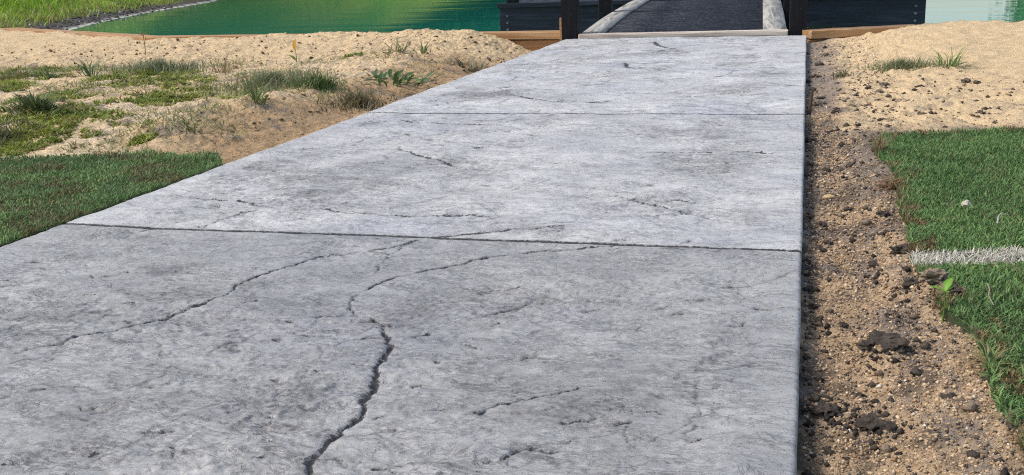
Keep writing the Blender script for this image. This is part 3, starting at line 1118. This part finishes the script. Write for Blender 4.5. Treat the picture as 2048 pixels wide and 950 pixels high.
tree_rows += [(a_, 41.5 + (i_ % 3), 4, .8 + .1 * (i_ % 4)) for i_, a_ in enumerate(np.arange(-26, 3, 2.1))] + [(12.5, 36, 4, .8), (15, 35, 4, 1.0), (18, 34, 4, .9)]
tone_words = ['broad mid green tree', 'tall dark green tree', 'low light green tree', 'narrow dark green tree', 'round mid green shrub']
for i, (az, dist, k, sc) in enumerate(tree_rows):
    dist = dist + (5 if az < -28 else 2)
    x, y = dist * math.sin(R(az)), dist * math.cos(R(az))
    z = float(terrain_z(np.array([x]), np.array([y]))[0][0]) - .1
    t = empty('shrub' if k == 4 else 'tree', (x, y, z), i * 1.7)
    t.scale = (sc, sc, sc)
    tag(t, tone_words[k] + ' on the far bank, mirrored in the pond', 'shrub' if k == 4 else 'tree', 'far bank growth: ' + tone_words[k])
    obj('trunk', TREES[k][0], M['bark'], t)
    obj('crown', TREES[k][1], M['leaf'], t)

# ------------------------------------------------------------------ rough grass on the left bank
rs = np.random.RandomState(50)
m = 200000
az = np.radians(rs.uniform(-56, -20, m))
dd = 10.5 + 22 * rs.rand(m) ** 1.4
x, y = dd * np.sin(az), dd * np.cos(az)
z, s, far = terrain_z(x, y)
w = sstep(.35, .8, s + .35 * fbm(x * .8, y * .8, 3, 415)) * sstep(9, 4, s) * (far > .6)
clump = sstep(-.35, .25, fbm(x * 1.6, y * 1.6, 3, 53))
keep = rs.rand(m) < w * (.15 + .85 * clump)
x, y, z, s = x[keep][:60000], y[keep][:60000], z[keep][:60000], s[keep][:60000]
k = len(x)
c = lerp3(np.broadcast_to(np.array([.22, .42, .03]), (k, 3)), np.array([.50, .62, .06]), np.clip(rs.rand(k) * .6 + .6 * fbm(x * .7, y * .7, 2, 57), 0, 1))
dry = rs.rand(k) < .12 + .5 * sstep(2.0, .8, s)
c = np.where(dry[:, None], np.array([.42, .34, .13]) * rs.uniform(.5, 1.1, (k, 1)), c)
ln = rs.uniform(.14, .34, k) * (.5 + .8 * sstep(.9, 2.2, s))
V, F, C = blades(k, np.stack([x, y, z - .01], 1), ln, rs.uniform(.008, .018, k), c, np.abs(rs.normal(.35, .25, k)), None, rs)
tag(obj('bank_grass', mesh_np('bank_grass', V, F, False, {'col': C}), M['blade']), 'rough yellow-green grass growing on the far left pond bank', 'grass', kind='stuff')
# stones and trash-grey lumps on the mud
rs = np.random.RandomState(51)


def lump(name, r, seed, flat=.6, sub=2, amp=.35, col=(.1, .08, .06), cvar=.3):
    from mathutils import noise
    bm = bmesh.new()
    bmesh.ops.create_icosphere(bm, subdivisions=sub, radius=1)
    sv = Vector((seed * 3.7, seed * 1.3, seed * .7))
    for v in bm.verts:
        d = 1 + amp * noise.fractal(v.co * 1.6 + sv, 1, 2, 3) + amp * .4 * noise.noise(v.co * 5 + sv)
        v.co = Vector((v.co.x * d, v.co.y * d, v.co.z * d * flat)) * r
    bmesh.ops.triangulate(bm, faces=bm.faces)
    me = bpy.data.meshes.new(name)
    bm.to_mesh(me)
    bm.free()
    rr = np.random.RandomState(seed)
    cc = np.array(col) * rr.uniform(1 - cvar, 1 + cvar, (len(me.vertices), 1))
    a = me.attributes.new('col', 'FLOAT_COLOR', 'POINT')
    a.data.foreach_set('color', np.concatenate([cc, np.ones((len(cc), 1))], 1).astype(np.float32).ravel())
    return me


def lump_field(name, x, y, z, r, col, seed, jag=.35):
    """many small uneven grains (8 faces each) as one mesh"""
    rr = np.random.RandomState(seed)
    n_ = len(x)
    octa = np.array([(1, 0, 0), (0, 1, 0), (-1, 0, 0), (0, -1, 0), (0, 0, 1), (0, 0, -1)], float)
    of = np.array([(0, 1, 4), (1, 2, 4), (2, 3, 4), (3, 0, 4), (1, 0, 5), (2, 1, 5), (3, 2, 5), (0, 3, 5)])
    P = octa[None] * rr.uniform(1 - jag, 1 + jag, (n_, 6, 1)) + rr.normal(0, .16, (n_, 6, 3))
    a_ = rr.rand(n_) * 6.28
    ca, sa = np.cos(a_)[:, None], np.sin(a_)[:, None]
    st = rr.uniform(.8, 1.4, (n_, 1))
    X_ = P[..., 0] * ca * st - P[..., 1] * sa
    Y_ = P[..., 0] * sa * st + P[..., 1] * ca
    Vv = np.stack([X_ * r[:, None] + x[:, None], Y_ * r[:, None] + y[:, None], P[..., 2] * .75 * r[:, None] + z[:, None]], -1)
    Ff = (of[None] + (np.arange(n_) * 6)[:, None, None]).reshape(-1, 3)
    return mesh_np(name, Vv.reshape(-1, 3), Ff, False, {'col': np.repeat(col, 6, 0)})


m = 9000
az = np.radians(rs.uniform(-44, -25, m))
dd = rs.uniform(9, 24, m)
x, y = dd * np.sin(az), dd * np.cos(az)
z, s, far = terrain_z(x, y)
keep = (s > .05) & (s < 1.0) & (rs.rand(m) < .5)
x, y, z = x[keep], y[keep], z[keep]
k = len(x)
cc = np.where((rs.rand(k) < .05)[:, None], np.array([.40, .39, .36]), np.array([.07, .06, .05])) * rs.uniform(.6, 1.3, (k, 1))
tag(obj('mud_lumps', lump_field('mud_lumps', x, y, z, rs.uniform(.012, .04, k), cc, 3), M['clod']), 'dark mud lumps and pale pebbles along the pond shore', 'mud', kind='stuff')
# ================================================================== SOIL STRIP DETAIL
rs = np.random.RandomState(60)
n = 72000
y = .80 * np.exp(rs.rand(n) * math.log(5.6 / .80))
x = rs.uniform(.012, .30, n)
sd = in_poly(TURF_R, x, y)
keep = (sd > -.008) & (rs.rand(n) < 1 - .92 * sstep(2.3, 3.2, y + 9 * (x - .10) + .5 * fbm(x * 9, y * 4, 2, 5)))
x, y = x[keep], y[keep]
k = len(x)
z = z_right(x, y)
pal = np.array([(.48, .34, .20), (.58, .43, .27), (.36, .24, .13), (.20, .145, .10), (.62, .54, .43), (.36, .22, .11), (.05, .042, .035)])
mixp = rs.choice(7, k, p=[.27, .12, .23, .17, .02, .13, .06])
dark = fbm(x * 9, y * 5, 4, 305) + .30 * sstep(1.5, 2.1, y) + .3 * sstep(.06, .0, x)
alt = rs.choice([3, 6, 2, 3], k)
mixp = np.where((dark > .2) & (rs.rand(k) < .6), alt, mixp)
r = (.0007 + .0017 * rs.rand(k) ** 3) * (.75 + .45 * y)
tag(obj('grit', lump_field('grit', x, y, z + r * .1, r, pal[mixp] * rs.uniform(.7, 1.25, (k, 1)), 5), M['grain']), 'coarse tan and brown grit in the strip beside the path', 'grit', kind='stuff')
# crumbs of dark soil
n = 1000
y = .80 * np.exp(rs.rand(n) ** .9 * math.log(5.4 / .80))
x = .012 + rs.rand(n) ** 1.5 * (.19 + .40 * sstep(2.7, 3.6, y))
keep = (in_poly(TURF_R, x, y) > 0) & ((y < 3.9) | (x < .10)) & (rs.rand(n) < .25 + .75 * sstep(-.1, .3, fbm(x * 13, y * 6, 3, 65)))
x, y = x[keep], y[keep]
k = len(x)
r = (.0022 + .0052 * rs.rand(k) ** 3) * (.75 + .30 * y)
cc = np.where((rs.rand(k) < .75)[:, None], np.array([.07, .055, .042]), np.array([.20, .15, .10])) * rs.uniform(.6, 1.4, (k, 1))
tag(obj('soil_crumbs', lump_field('soil_crumbs', x, y, z_right(x, y) + r * .25, r, cc, 6), M['clod']), 'small dark soil crumbs strewn along the right edge of the path', 'soil', kind='stuff')
nn = 1700
gy_ = 2.75 + 1.5 * rs.rand(nn) ** 1.2
gx_ = .08 + .85 * rs.rand(nn)
keep = (in_poly(TURF_R, gx_, gy_) > .01) & (rs.rand(nn) < .2 + .8 * sstep(-.1, .35, fbm(gx_ * 4, gy_ * 4, 3, 95)))
gx_, gy_ = gx_[keep], gy_[keep]
r = .002 + .006 * rs.rand(len(gx_)) ** 3
tag(obj('sand_crumbs', lump_field('sand_crumbs', gx_, gy_, z_right(gx_, gy_) + r * .2, r, np.where((rs.rand(len(r)) < .5)[:, None], C_SAND_BROWN, np.array([.15, .11, .075])) * rs.uniform(.6, 1.4, (len(r), 1)), 18), M['sand']), 'small brown crumbs strewn over the right sand behind the turf', 'sand', kind='stuff')
# crumbs broken off the larger clods
px_ = np.concatenate([rs.normal(a_, .016, 60) for a_ in (.098, .105, .034, .078, .085, .172, .15)])
py_ = np.concatenate([rs.normal(a_, .022, 60) for a_ in (1.20, 1.18, 1.035, 1.02, 1.01, 1.40, 1.41)])
keep = px_ > .012
px_, py_ = px_[keep], py_[keep]
r = .0014 + .0035 * rs.rand(len(px_)) ** 2
tag(obj('soil_crumbs', lump_field('soil_crumbs', px_, py_, z_right(px_, py_) + r * .3, r, np.array([.058, .046, .036]) * rs.uniform(.6, 1.6, (len(r), 1)), 16, .5), M['clod']), 'crumbled dark soil around the largest clods', 'soil', kind='stuff')
# loose grains swept onto the slab along both edges
nn = 700
sgn = rs.rand(nn) < .5
d_ = rs.exponential(.022, nn)
gx_ = np.where(sgn, PATH_XR - .009 - d_, PATH_XL + .009 + d_)
gy_ = np.where(sgn, .75 + 2.6 * rs.rand(nn) ** 1.6, 2.1 + 3.5 * rs.rand(nn))
keep = d_ < .12
gx_, gy_ = gx_[keep], gy_[keep]
r = (.0004 + .0007 * rs.rand(len(gx_)) ** 3) * (.7 + .3 * gy_)
tag(obj('loose_grains', lump_field('loose_grains', gx_, gy_, slab_height(gx_, gy_)[0] * .4 + r * .5, r, np.array([.40, .29, .17]) * rs.uniform(.5, 1.3, (len(r), 1)), 17), M['grain']), 'loose sand grains lying along the edges of the path', 'sand', kind='stuff')
# sand crumbs on the left
n = 2600
y = 2.2 * np.exp(rs.rand(n) * math.log(6.0 / 2.2))
x = -1.31 - rs.rand(n) ** 1.2 * 3.4
keep = (y < edge_l(x) - .05)
x, y = x[keep], y[keep]
k = len(x)
r = (.003 + .006 * rs.rand(k) ** 4) * (.5 + .17 * y)
cc = np.where((rs.rand(k) < .6)[:, None], C_SAND_BROWN, np.array([.13, .095, .06])) * rs.uniform(.6, 1.4, (k, 1))
tag(obj('sand_crumbs', lump_field('sand_crumbs', x, y, z_left(x, y) + r * .2, r, cc, 7), M['sand']), 'small sand and soil crumbs strewn left of the path', 'sand', kind='stuff')

# single clods large enough to point at
CLODS = [
    (.098, 1.205, .017, 'largest dark soil clod, in the middle of the strip'), (.112, 1.180, .013, 'dark soil clod lying against the largest clod'), (.085, 1.195, .010, None),
    (.034, 1.035, .013, 'flat dark soil clod near the path edge at the bottom'), (.078, 1.020, .013, 'flat dark soil clod at the bottom middle of the strip'), (.092, 1.014, .009, None),
    (.020, 1.470, .0105, 'round black soil clod touching the path edge'), (.025, 1.395, .007, None), (.034, 1.665, .009, None), (.047, 1.705, .007, None), (.110, 1.570, .008, None),
    (.150, 1.605, .013, 'black clod tucked under the turf edge below the white line'), (.172, 1.405, .016, 'pale crusted clod at the broken edge beside the turf'), (.150, 1.410, .011, None), (.195, 1.385, .010, None),
    (.208, 1.155, .010, None), (.070, 1.100, .008, None), (.026, 1.780, .008, None), (.040, 1.825, .007, None), (.055, 2.32, .008, None), (.142, 1.865, .010, None), (.085, 1.905, .009, None),
    (.020, 2.40, .011, None), (.020, 2.66, .012, None), (.27, 3.78, .016, None), (.19, 3.28, .013, None), (.24, 3.56, .013, None), (.48, 3.13, .012, None), (.54, 3.88, .014, None),
    (.028, 2.95, .012, None), (.05, 3.4, .015, None), (.04, 4.1, .018, None), (.06, 4.5, .018, None), (.09, 4.9, .018, None), (.035, .955, .007, None), (.06, 1.31, .007, None), (.13, 1.12, .008, None), (.155, 1.06, .009, None)]
for i, (x, y, r, lab) in enumerate(CLODS):
    pale = lab and 'pale' in lab
    me = lump('soil_clod', r, i + 3, .62, 3 if r > .009 else 2, .85, (.26, .20, .135) if pale else ((.075, .058, .044) if y < 2.9 else (.15, .12, .09)))
    z = float(z_right(np.array([x]), np.array([y]))[0]) + r * .12
    o = obj('soil_clod', me, M['clod'], None, (x, y, z), (0, 0, i * 1.9))
    if lab:
        tag(o, lab, 'clod', 'soil clods beside the path')
    elif y < 2.9:
        tag(o, 'small dark soil clod lying in the strip between path and turf', 'clod', 'small clods in the soil strip')
    else:
        tag(o, 'small brown soil clod lying on the sand right of the path', 'clod', 'small clods on the right sand')


def place_r(x, y):
    return float(z_right(np.array([x]), np.array([y]))[0])


def place_l(x, y):
    return float(z_left(np.array([x]), np.array([y]))[0])


o = obj('pebble', lump('pebble', .011, 77, .55, 3, .12, (.58, .40, .20), .12), M['grain'], None, (.055, 2.055, place_r(.055, 2.055) + .005), (0, 0, .3))
o.scale = (1.15, .65, .9)
tag(o, 'yellowish oval pebble lying on the soil beside the path', 'pebble')
o = obj('pebble', lump('pebble', .0075, 78, .8, 2, .35, (.50, .44, .33), .1), M['grain'], None, (.267, 1.815, .014), (0, 0, 1.3))
tag(o, 'small pale angular stone resting on the right turf', 'pebble')

# ================================================================== WEEDS AND TUFTS
def tuft(name, label, cat, cx, cy, rx, ry, n, lr, wr, cols, lean=.5, seed=0, zf=place_l, droop=.35, group=None, out=False, dry=.1, zoff=0):
    rs = np.random.RandomState(seed + 500)
    a = rs.rand(n) * 2 * math.pi
    q = np.clip(np.abs(rs.normal(0, .5, n)), 0, 1.1)
    x, y = rx * q * np.cos(a), ry * q * np.sin(a)
    zfun = z_left if zf is place_l else z_right
    z0 = zf(cx, cy)
    z = zfun(cx + x, cy + y) - z0
    dens = fbm((cx + x) * 14, (cy + y) * 14, 2, seed + 3)
    ln = rs.uniform(*lr, n) * (1 - .25 * np.minimum(q, 1.2)) * (1 + .5 * dens)
    ld = a + rs.normal(0, .8, n) if out else rs.rand(n) * 2 * math.pi
    le = np.abs(rs.normal(lean, .28, n)) + (.35 * q if out else 0)
    c0, c1 = np.array(cols[0]), np.array(cols[1])
    c = lerp3(np.broadcast_to(c0, (n, 3)), c1, rs.rand(n))
    c = np.where((rs.rand(n) < dry)[:, None], np.array([.26, .19, .09]) * rs.uniform(.5, 1.1, (n, 1)), c)
    V, F, C = blades(n, np.stack([x, y, z - .003], 1), ln, rs.uniform(*wr, n), c, le.clip(0, 1.45), ld, rs, droop)
    o = obj(name, mesh_np(name, V, F, False, {'col': C}), M['blade'], None, (cx, cy, z0 + zoff))
    return tag(o, label, cat, group)


GREY_G = ((.13, .16, .07), (.32, .34, .18))
DARK_G = ((.06, .10, .035), (.17, .22, .085))
LIME = ((.09, .15, .02), (.20, .27, .05))
MID_G = ((.06, .12, .03), (.15, .22, .06))
tuft('grass_tuft', 'dark green long-bladed grass tuft at the left edge of the picture', 'grass tuft', -2.26, 2.66, .13, .11, 420, (.04, .085), (.004, .007), DARK_G, .7, 1, out=True)
tuft('grass_tuft', 'small upright grass plant with few broad blades, leftmost of the pair', 'grass tuft', -3.04, 3.68, .03, .03, 16, (.07, .14), (.006, .010), ((.06, .12, .05), (.14, .22, .08)), .55, 2, out=True, dry=0)
tuft('grass_tuft', 'small upright grass plant with few broad blades, right one of the pair', 'grass tuft', -2.88, 3.75, .03, .03, 16, (.08, .16), (.006, .010), ((.06, .12, .05), (.14, .22, .08)), .45, 3, out=True, dry=0)
tuft('grass_patch', 'fuzzy grey-green grass patch in front of the heaped sand, left one', 'grass patch', -2.70, 3.98, .34, .22, 1700, (.035, .09), (.0018, .0034), GREY_G, .45, 4)
tuft('grass_patch', 'large fuzzy grey-green grass patch right of the middle of the sand', 'grass patch', -1.86, 3.42, .24, .24, 2100, (.035, .085), (.0018, .0034), GREY_G, .45, 5)
tuft('grass_patch', 'bright green end of grass growing beside the large fuzzy patch', 'grass patch', -1.66, 3.38, .10, .10, 420, (.04, .085), (.0025, .0045), MID_G, .5, 6)
tuft('grass_patch', 'brownish thin grass mound right next to the path edge', 'grass patch', -1.44, 3.22, .09, .22, 640, (.04, .085), (.0022, .0038), ((.12, .11, .05), (.20, .18, .09)), .6, 7, dry=.4)
tuft('grass_tuft', 'light green arching grass plant on the brown sand slope', 'grass tuft', -1.60, 2.83, .035, .035, 34, (.06, .125), (.004, .007), MID_G, .6, 8, out=True, dry=.1)
tuft('grass_tuft', 'thin green grass plant just behind the left turf', 'grass tuft', -1.56, 2.42, .035, .03, 22, (.05, .10), (.003, .005), MID_G, .7, 9, out=True, dry=.3)
tuft('grass_tuft', 'sparse olive grass tuft on pale sand nearest the sand heap', 'grass tuft', -1.83, 4.56, .13, .09, 70, (.06, .12), (.004, .007), ((.09, .13, .04), (.18, .20, .08)), .9, 10, out=True, dry=.3)
tuft('grass_tuft', 'upright green grass blades at the end of the sparse olive tuft', 'grass tuft', -1.71, 4.60, .03, .03, 14, (.08, .15), (.005, .008), MID_G, .35, 11, out=True, dry=.1)
tuft('grass_tuft', 'drooping grey-green grass beside the far left path edge', 'grass tuft', -1.42, 4.42, .13, .16, 170, (.06, .11), (.004, .007), ((.10, .12, .06), (.20, .20, .11)), 1.0, 12, out=True, dry=.4)
tuft('grass_tuft', 'tiny light green grass sprig on pale sand', 'grass tuft', -2.01, 4.42, .05, .05, 60, (.03, .06), (.003, .005), MID_G, .8, 13, out=True, dry=.1)
tuft('grass_tuft', 'reddish dry grass stalks between the two fuzzy patches', 'grass tuft', -2.38, 3.95, .05, .10, 40, (.07, .13), (.002, .0035), ((.30, .16, .09), (.36, .22, .12)), .7, 14, out=True, dry=.5)
tuft('grass_tuft', 'thin dry grass wisps at the left edge above the ground cover', 'grass tuft', -3.22, 3.72, .12, .12, 90, (.06, .12), (.002, .004), ((.10, .12, .05), (.22, .19, .10)), .7, 15, out=True, dry=.4)
tuft('grass_patch', 'dull olive grass at the left picture edge behind the turf', 'grass patch', -2.12, 2.36, .16, .14, 800, (.03, .06), (.002, .004), ((.08, .10, .035), (.16, .17, .07)), .8, 16, dry=.2)
tuft('grass_patch', 'fuzzy grey-green grass patch on the sand right of the path', 'grass patch', .36, 4.28, .16, .11, 900, (.035, .075), (.0018, .0034), GREY_G, .45, 20, zf=place_r)
tuft('grass_tuft', 'bright green spreading grass plant at the right end of the fuzzy patch', 'grass tuft', .535, 4.28, .05, .05, 70, (.07, .14), (.003, .005), ((.08, .17, .03), (.17, .30, .06)), .8, 21, zf=place_r, out=True, dry=.05)
tuft('grass_tuft', 'small green grass tuft at the right picture edge on sand', 'grass tuft', .90, 4.55, .05, .05, 60, (.05, .10), (.003, .005), MID_G, .9, 22, zf=place_r, out=True, dry=.2)
tuft('grass_tuft', 'faint thin grass sprigs on the grey gravel beside the path', 'grass tuft', .13, 4.02, .06, .10, 90, (.03, .06), (.0022, .004), ((.10, .12, .05), (.18, .20, .09)), .8, 23, zf=place_r, dry=.3)
tuft('dry_grass', 'dry brown grass stalks at the far corner of the right turf', 'dry grass', .165, 2.40, .015, .07, 70, (.03, .075), (.0015, .0028), ((.18, .12, .07), (.32, .22, .12)), .7, 24, zf=place_r, dry=.6, zoff=.01)
tuft('dry_grass', 'flattened rust-brown dry grass at the turf edge', 'dry grass', .168, 2.05, .035, .045, 170, (.02, .045), (.0014, .0026), ((.26, .14, .06), (.40, .25, .12)), 1.2, 25, zf=place_r, dry=.3, zoff=.006)
tuft('dry_grass', 'straw-coloured dry tuft sticking out of the turf edge', 'dry grass', .203, 1.14, .012, .018, 60, (.02, .045), (.0012, .0022), ((.38, .26, .12), (.50, .38, .20)), 1.0, 26, zf=place_r, out=True, dry=.3, zoff=.010)

# low creeping ground cover
COVER = [(-2.48, 3.56, .29, .22), (-2.02, 3.05, .26, .26), (-2.52, 3.12, .16, .20), (-2.13, 2.60, .24, .26), (-2.06, 2.35, .14, .16), (-3.06, 3.55, .2, .22), (-1.82, 2.44, .10, .08), (-1.66, 2.33, .035, .045), (-2.66, 3.86, .2, .2), (-2.01, 4.44, .05, .1), (-2.75, 2.85, .25, .22), (-3.3, 3.9, .2, .25)]
rs = np.random.RandomState(70)
xs_, ys_ = [], []
for cx, cy, rx, ry in COVER:
    n = int(26000 * rx * ry / .06 * .42) + 200
    a = rs.rand(n) * 6.283
    q = rs.rand(n) ** .6
    x, y = cx + rx * q * np.cos(a), cy + ry * q * np.sin(a)
    keep = rs.rand(n) < sstep(-.10, .22, fbm(x * 6, y * 6, 4, 73) + .10 - .25 * (q - .5)) 
    xs_.append(x[keep])
    ys_.append(y[keep])
x, y = np.concatenate(xs_), np.concatenate(ys_)
keep = (x < PATH_XL - .05) & (in_poly(TURF_L, x, y) > -.02)
x, y = x[keep], y[keep]
k = len(x)
tone = fbm(x * 4, y * 4, 3, 77)
c = lerp3(np.broadcast_to(np.array([.19, .25, .035]), (k, 3)), np.array([.42, .46, .07]), np.clip(rs.rand(k) * .7 + tone, 0, 1))
br_ = rs.rand(k) < .16 + .4 * sstep(0, .4, fbm(x * 5 + 9, y * 5, 3, 79))
c = np.where(br_[:, None], np.array([.36, .27, .11]) * rs.uniform(.5, 1.1, (k, 1)), c)
V, F, C = blades(k, np.stack([x, y, z_left(x, y) - .001], 1), rs.uniform(.010, .026, k), rs.uniform(.003, .006, k), c, np.abs(rs.normal(.95, .3, k)), None, rs)
tag(obj('ground_cover', mesh_np('ground_cover', V, F, False, {'col': C}), M['blade']), 'low yellow-green creeping ground cover on the left sand', 'ground cover', kind='stuff')


# scruffy olive and straw wisps between the weeds
n = 90000
x, y = rs.uniform(-3.9, -1.38, n), 2.25 + 2.3 * rs.rand(n)
keep = rs.rand(n) < .6 * sstep(.0, .45, fbm(x * 2.6, y * 2.6, 4, 91) + .12) * sstep(4.6, 3.9, y) * sstep(.08, .45, PATH_XL - x)
keep &= in_poly(TURF_L, x, y) > 0
x, y = x[keep], y[keep]
k = len(x)
c = lerp3(np.broadcast_to(np.array([.17, .20, .06]), (k, 3)), np.array([.38, .34, .15]), rs.rand(k))
V, F, C = blades(k, np.stack([x, y, z_left(x, y) - .002], 1), rs.uniform(.014, .045, k), rs.uniform(.002, .0042, k), c, np.abs(rs.normal(1.0, .3, k)), None, rs)
tag(obj('dry_wisps', mesh_np('dry_wisps', V, F, False, {'col': C}), M['blade']), 'thin olive and straw-coloured wisps scattered over the left sand', 'grass', kind='stuff')


def leaf_mesh(name, L, W, col, fold=.25, curl=.3, seed=0):
    prof = [(0, .08), (.2, .62), (.45, 1), (.7, .78), (.9, .35), (1, .02)]
    V, F = [], []
    for t, w in prof:
        zc = curl * L * (t - t * t * 1.1)
        V += [(t * L, -w * W / 2, zc + fold * w * W / 2), (t * L, 0, zc), (t * L, w * W / 2, zc + fold * w * W / 2)]
    for i in range(len(prof) - 1):
        b = i * 3
        F += [(b, b + 3, b + 4, b + 1), (b + 1, b + 4, b + 5, b + 2)]
    C = np.tile(col, (len(V), 1)).astype(float)
    C[1::3] *= 1.3
    return mesh_np(name, V, F, True, {'col': C})


# broad-leaved weed beside the path
wd = empty('leafy_weed', (-1.50, 3.66, place_l(-1.50, 3.66)))
tag(wd, 'low dark green broad-leaved weed near the left path edge', 'weed')
lm = [leaf_mesh('leaf', .062, .017, (.06, .12, .035), .3, .35), leaf_mesh('leaf', .05, .015, (.10, .17, .05), .3, .5), leaf_mesh('leaf', .07, .016, (.05, .10, .032), .25, .2)]
rnd = random.Random(8)
for i in range(64):
    a = rnd.uniform(0, 6.283)
    q = .13 * rnd.random() ** .7
    obj('leaf', lm[i % 3], M['leaf'], wd, (q * math.cos(a) * 1.3, q * math.sin(a), .002 + .035 * rnd.random() * (1 - q / .14)), (rnd.uniform(-.4, .4), -rnd.uniform(.0, .75), a + rnd.uniform(-.7, .7)))
# bright sprout at the turf edge
sp = empty('sprout', (.177, 1.315, -.004), 0)
tag(sp, 'bright yellow-green two-leaf sprout at the right turf edge', 'sprout')
lmb = leaf_mesh('leaf', .020, .0095, (.15, .31, .03), .3, .35)
for a, e, sc_ in ((2.9, -.25, 1.0), (1.0, -.75, 1.15), (.4, -.5, .8), (-1.4, -.3, .7)):
    o = obj('leaf', lmb, M['leaf'], sp, (0, 0, .020), (0, e, a))
    o.scale = (sc_, sc_, sc_)
V, F = [], []
tube(V, F, [(0, 0, -.02), (.001, 0, 0), (0, 0, .021)], [.0012, .0011, .0008], 6)
obj('stem', mesh_np('stem', V, F, True, {'col': np.tile([.16, .28, .05], (len(V), 1))}), M['leaf'], sp)
# orange seedling on the sand
sd_ = empty('seedling', (-2.17, 4.22, place_l(-2.17, 4.22)))
tag(sd_, 'single thin seedling with an upright orange leaf on the sand', 'seedling')
V, F = [], []
tube(V, F, [(0, 0, -.01), (.003, 0, .03), (0, .002, .062)], [.0022, .0018, .0014], 6)
obj('stem', mesh_np('stem', V, F, True, {'col': np.tile([.20, .16, .05], (len(V), 1))}), M['leaf'], sd_)
obj('leaf', leaf_mesh('leaf', .055, .026, (.48, .26, .03), .3, .2), M['leaf'], sd_, (0, 0, .055), (0, R(-82), 1.2))
obj('leaf', leaf_mesh('leaf', .05, .024, (.12, .18, .05), .3, .2), M['leaf'], sd_, (0, 0, .012), (0, R(-32), 2.9))
# seed head stalk standing over the left patch
ss = empty('seed_stalk', (-3.28, 4.72, place_l(-3.28, 4.72)))
tag(ss, 'thin brown seed stalk with spread fingers standing on the left sand', 'weed')
V, F = [], []
tube(V, F, [(0, 0, -.01), (.004, 0, .05), (.0, .002, .105)], [.0026, .0022, .0018], 5)
obj('stem', mesh_np('stem', V, F, True, {'col': np.tile([.22, .17, .08], (len(V), 1))}), M['leaf'], ss)
for i in range(7):
    a = i * 6.283 / 7
    V, F = [], []
    tube(V, F, [(0, 0, .10), (.025 * math.cos(a), .025 * math.sin(a), .118), (.055 * math.cos(a), .055 * math.sin(a), .122)], [.0018, .0016, .001], 5)
    obj('seed_finger', mesh_np('seed_finger', V, F, True, {'col': np.tile([.26, .20, .10], (len(V), 1))}), M['leaf'], ss)


def strand(name, label, cat, pts, r, col, mat='leaf'):
    V, F = [], []
    tube(V, F, pts, [r * (1 - .5 * i / len(pts)) for i in range(len(pts))], 6)
    return tag(obj(name, mesh_np(name, V, F, True, {'col': np.tile(col, (len(V), 1))}), M[mat]), label, cat)


strand('twig', 'short dark twig standing in the soil against the path edge', 'twig', [(.016, 3.10, -.06), (.020, 3.13, -.01), (.026, 3.16, .035)], .006, (.07, .045, .03), 'clod')
strand('pale_fibre', 'curled white fibre lying on the right turf', 'fibre', [(.296, 1.695, .012), (.300, 1.712, .020), (.307, 1.724, .022), (.315, 1.724, .019)], .0013, (.52, .50, .42))
strand('pale_fibre', 'long pale runner hanging over the turf edge below the sprout', 'fibre', [(.232, 1.36, .016), (.230, 1.33, .017), (.226, 1.31, .016), (.227, 1.28, .014)], .0011, (.40, .36, .20))
